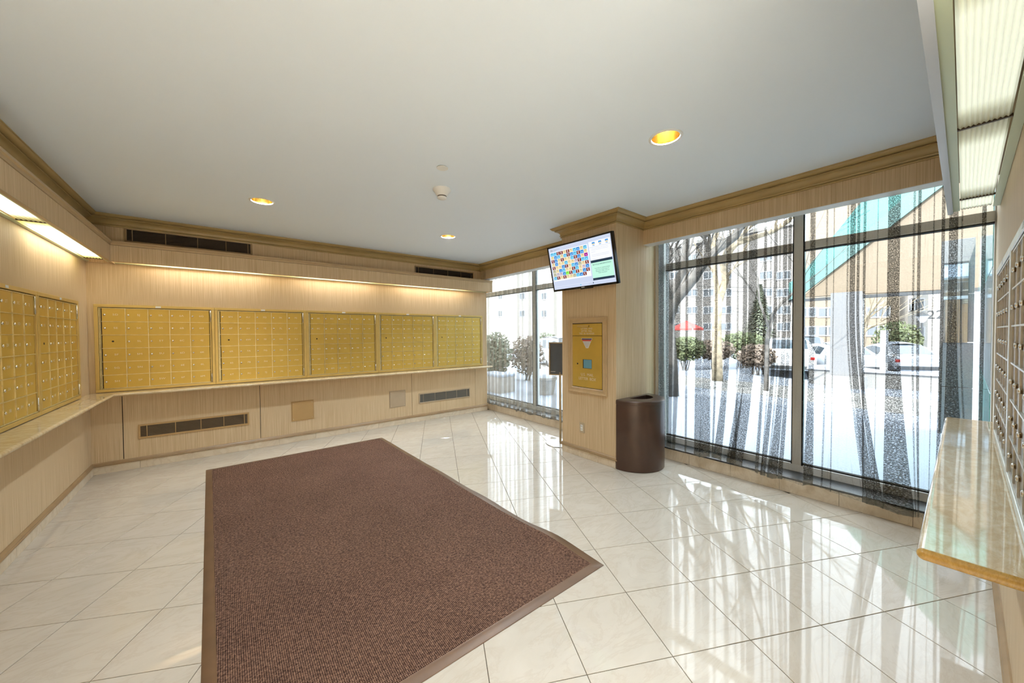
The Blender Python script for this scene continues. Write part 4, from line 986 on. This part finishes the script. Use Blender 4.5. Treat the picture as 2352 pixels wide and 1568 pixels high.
# ---- tent, lamp post, sign, planter, cables
p=at(1577,754,25); tn=empty('market_tent',(p.x,p.y,tz(25)),0,'small red peaked canvas tent above the hedge','tent')
w=at(1550,754,25).y-at(1603,754,25).y; w/=2; za=at(1577,736,25).z; zb=p.z
MB().add([(p.x-w,p.y-w,zb),(p.x+w,p.y-w,zb),(p.x+w,p.y+w,zb),(p.x-w,p.y+w,zb),(p.x,p.y,za),(p.x-w,p.y-w,zb-.12),(p.x+w,p.y-w,zb-.12),(p.x+w,p.y+w,zb-.12),(p.x-w,p.y+w,zb-.12)],[(0,1,4),(1,2,4),(2,3,4),(3,0,4),(0,5,6,1),(1,6,7,2),(2,7,8,3),(3,8,5,0)]).build('canvas_top',M['redcloth'],tn,world=True)
for sx in (-1,1):
    for sy in (-1,1): MB().tube([(p.x+sx*w*.97,p.y+sy*w*.97,tz(25)),(p.x+sx*w*.97,p.y+sy*w*.97,zb)],.03,6).build('pole',M['alu_pale'],tn,world=True)
p=at(2118,722,34); lp=empty('lamp_post',(p.x,p.y,tz(34)),0,'dark street lamp post with lantern in front of the white building','lamp post')
MB().tube([(p.x,p.y,tz(34)-.1),(p.x,p.y,p.z-.5)],[.07,.05],8).build('post',M['iron'],lp,world=True)
MB().lathe([(.05,-.5),(.16,-.40),(.26,-.12),(.30,-.10)],(p.x,p.y,p.z),8).build('lantern',M['greyp'],lp,world=True); MB().lathe([(.34,-.10),(.22,.02),(.04,.12),(0,.2)],(p.x,p.y,p.z),8).build('hood',M['iron'],lp,world=True)
p=at(2031,778,21.2); sgn=empty('street_sign',(p.x,p.y,tz(27)),0,'narrow white upright sign beside the parked silver car','sign')
MB().box(p.x-.03,p.y-.11,tz(27)-.1,p.x+.03,p.y+.11,at(2031,758,21.2).z).build('sign_panel',M['wframe'],sgn,world=True); MB().box(p.x-.034,p.y-.08,p.z-.3,p.x-.031,p.y+.08,p.z+.2).build('print',M['greyp'],sgn,world=True)
p=at(1253,868,7.6); pl=empty('planter',(p.x,p.y,tz(8)),0,'stone planter tub outside the far window','planter')
MB().lathe([(0,0),(.20,0),(.27,.40),(.30,.42),(.30,.48),(.25,.48),(.24,.42),(0,.42)],(p.x,p.y,tz(8)-.02),24).build('tub',M['terracotta'],pl,world=True,angle=.5)
MB().lathe([(.26,.44),(.2,.50),(.1,.54),(0,.55)],(p.x,p.y,tz(8)-.02),20).build('snow_cap',M['snow'],pl,world=True,smooth=True)
p=at(1143,862,7.0); bx=empty('planter_box',(p.x,p.y,tz(7)),0,'snow topped planter box outside the far window beside the mailbox wall','planter')
MB().cbox(p.x-.25,p.y-.45,tz(7)-.1,p.x+.25,p.y+.45,.28,.01).build('box_body',M['terracotta'],bx,world=True); MB().cbox(p.x-.27,p.y-.47,.27,p.x+.27,p.y+.47,.36,.04).build('snow_cap',M['snow'],bx,world=True,angle=.5)
for k,py in enumerate((660,669)):
    a=at(1480,py-12,41.99); b=at(1850,py,37.99); o=MB().tube([a.lerp(b,i/10)-Vector((0,0,.25*math.sin(PI*i/10))) for i in range(11)],.02,5).build('overhead_cable',M['iron'])
    prop(o,['upper','lower'][k]+' thin overhead cable crossing in front of the apartment building','cable','overhead cables')
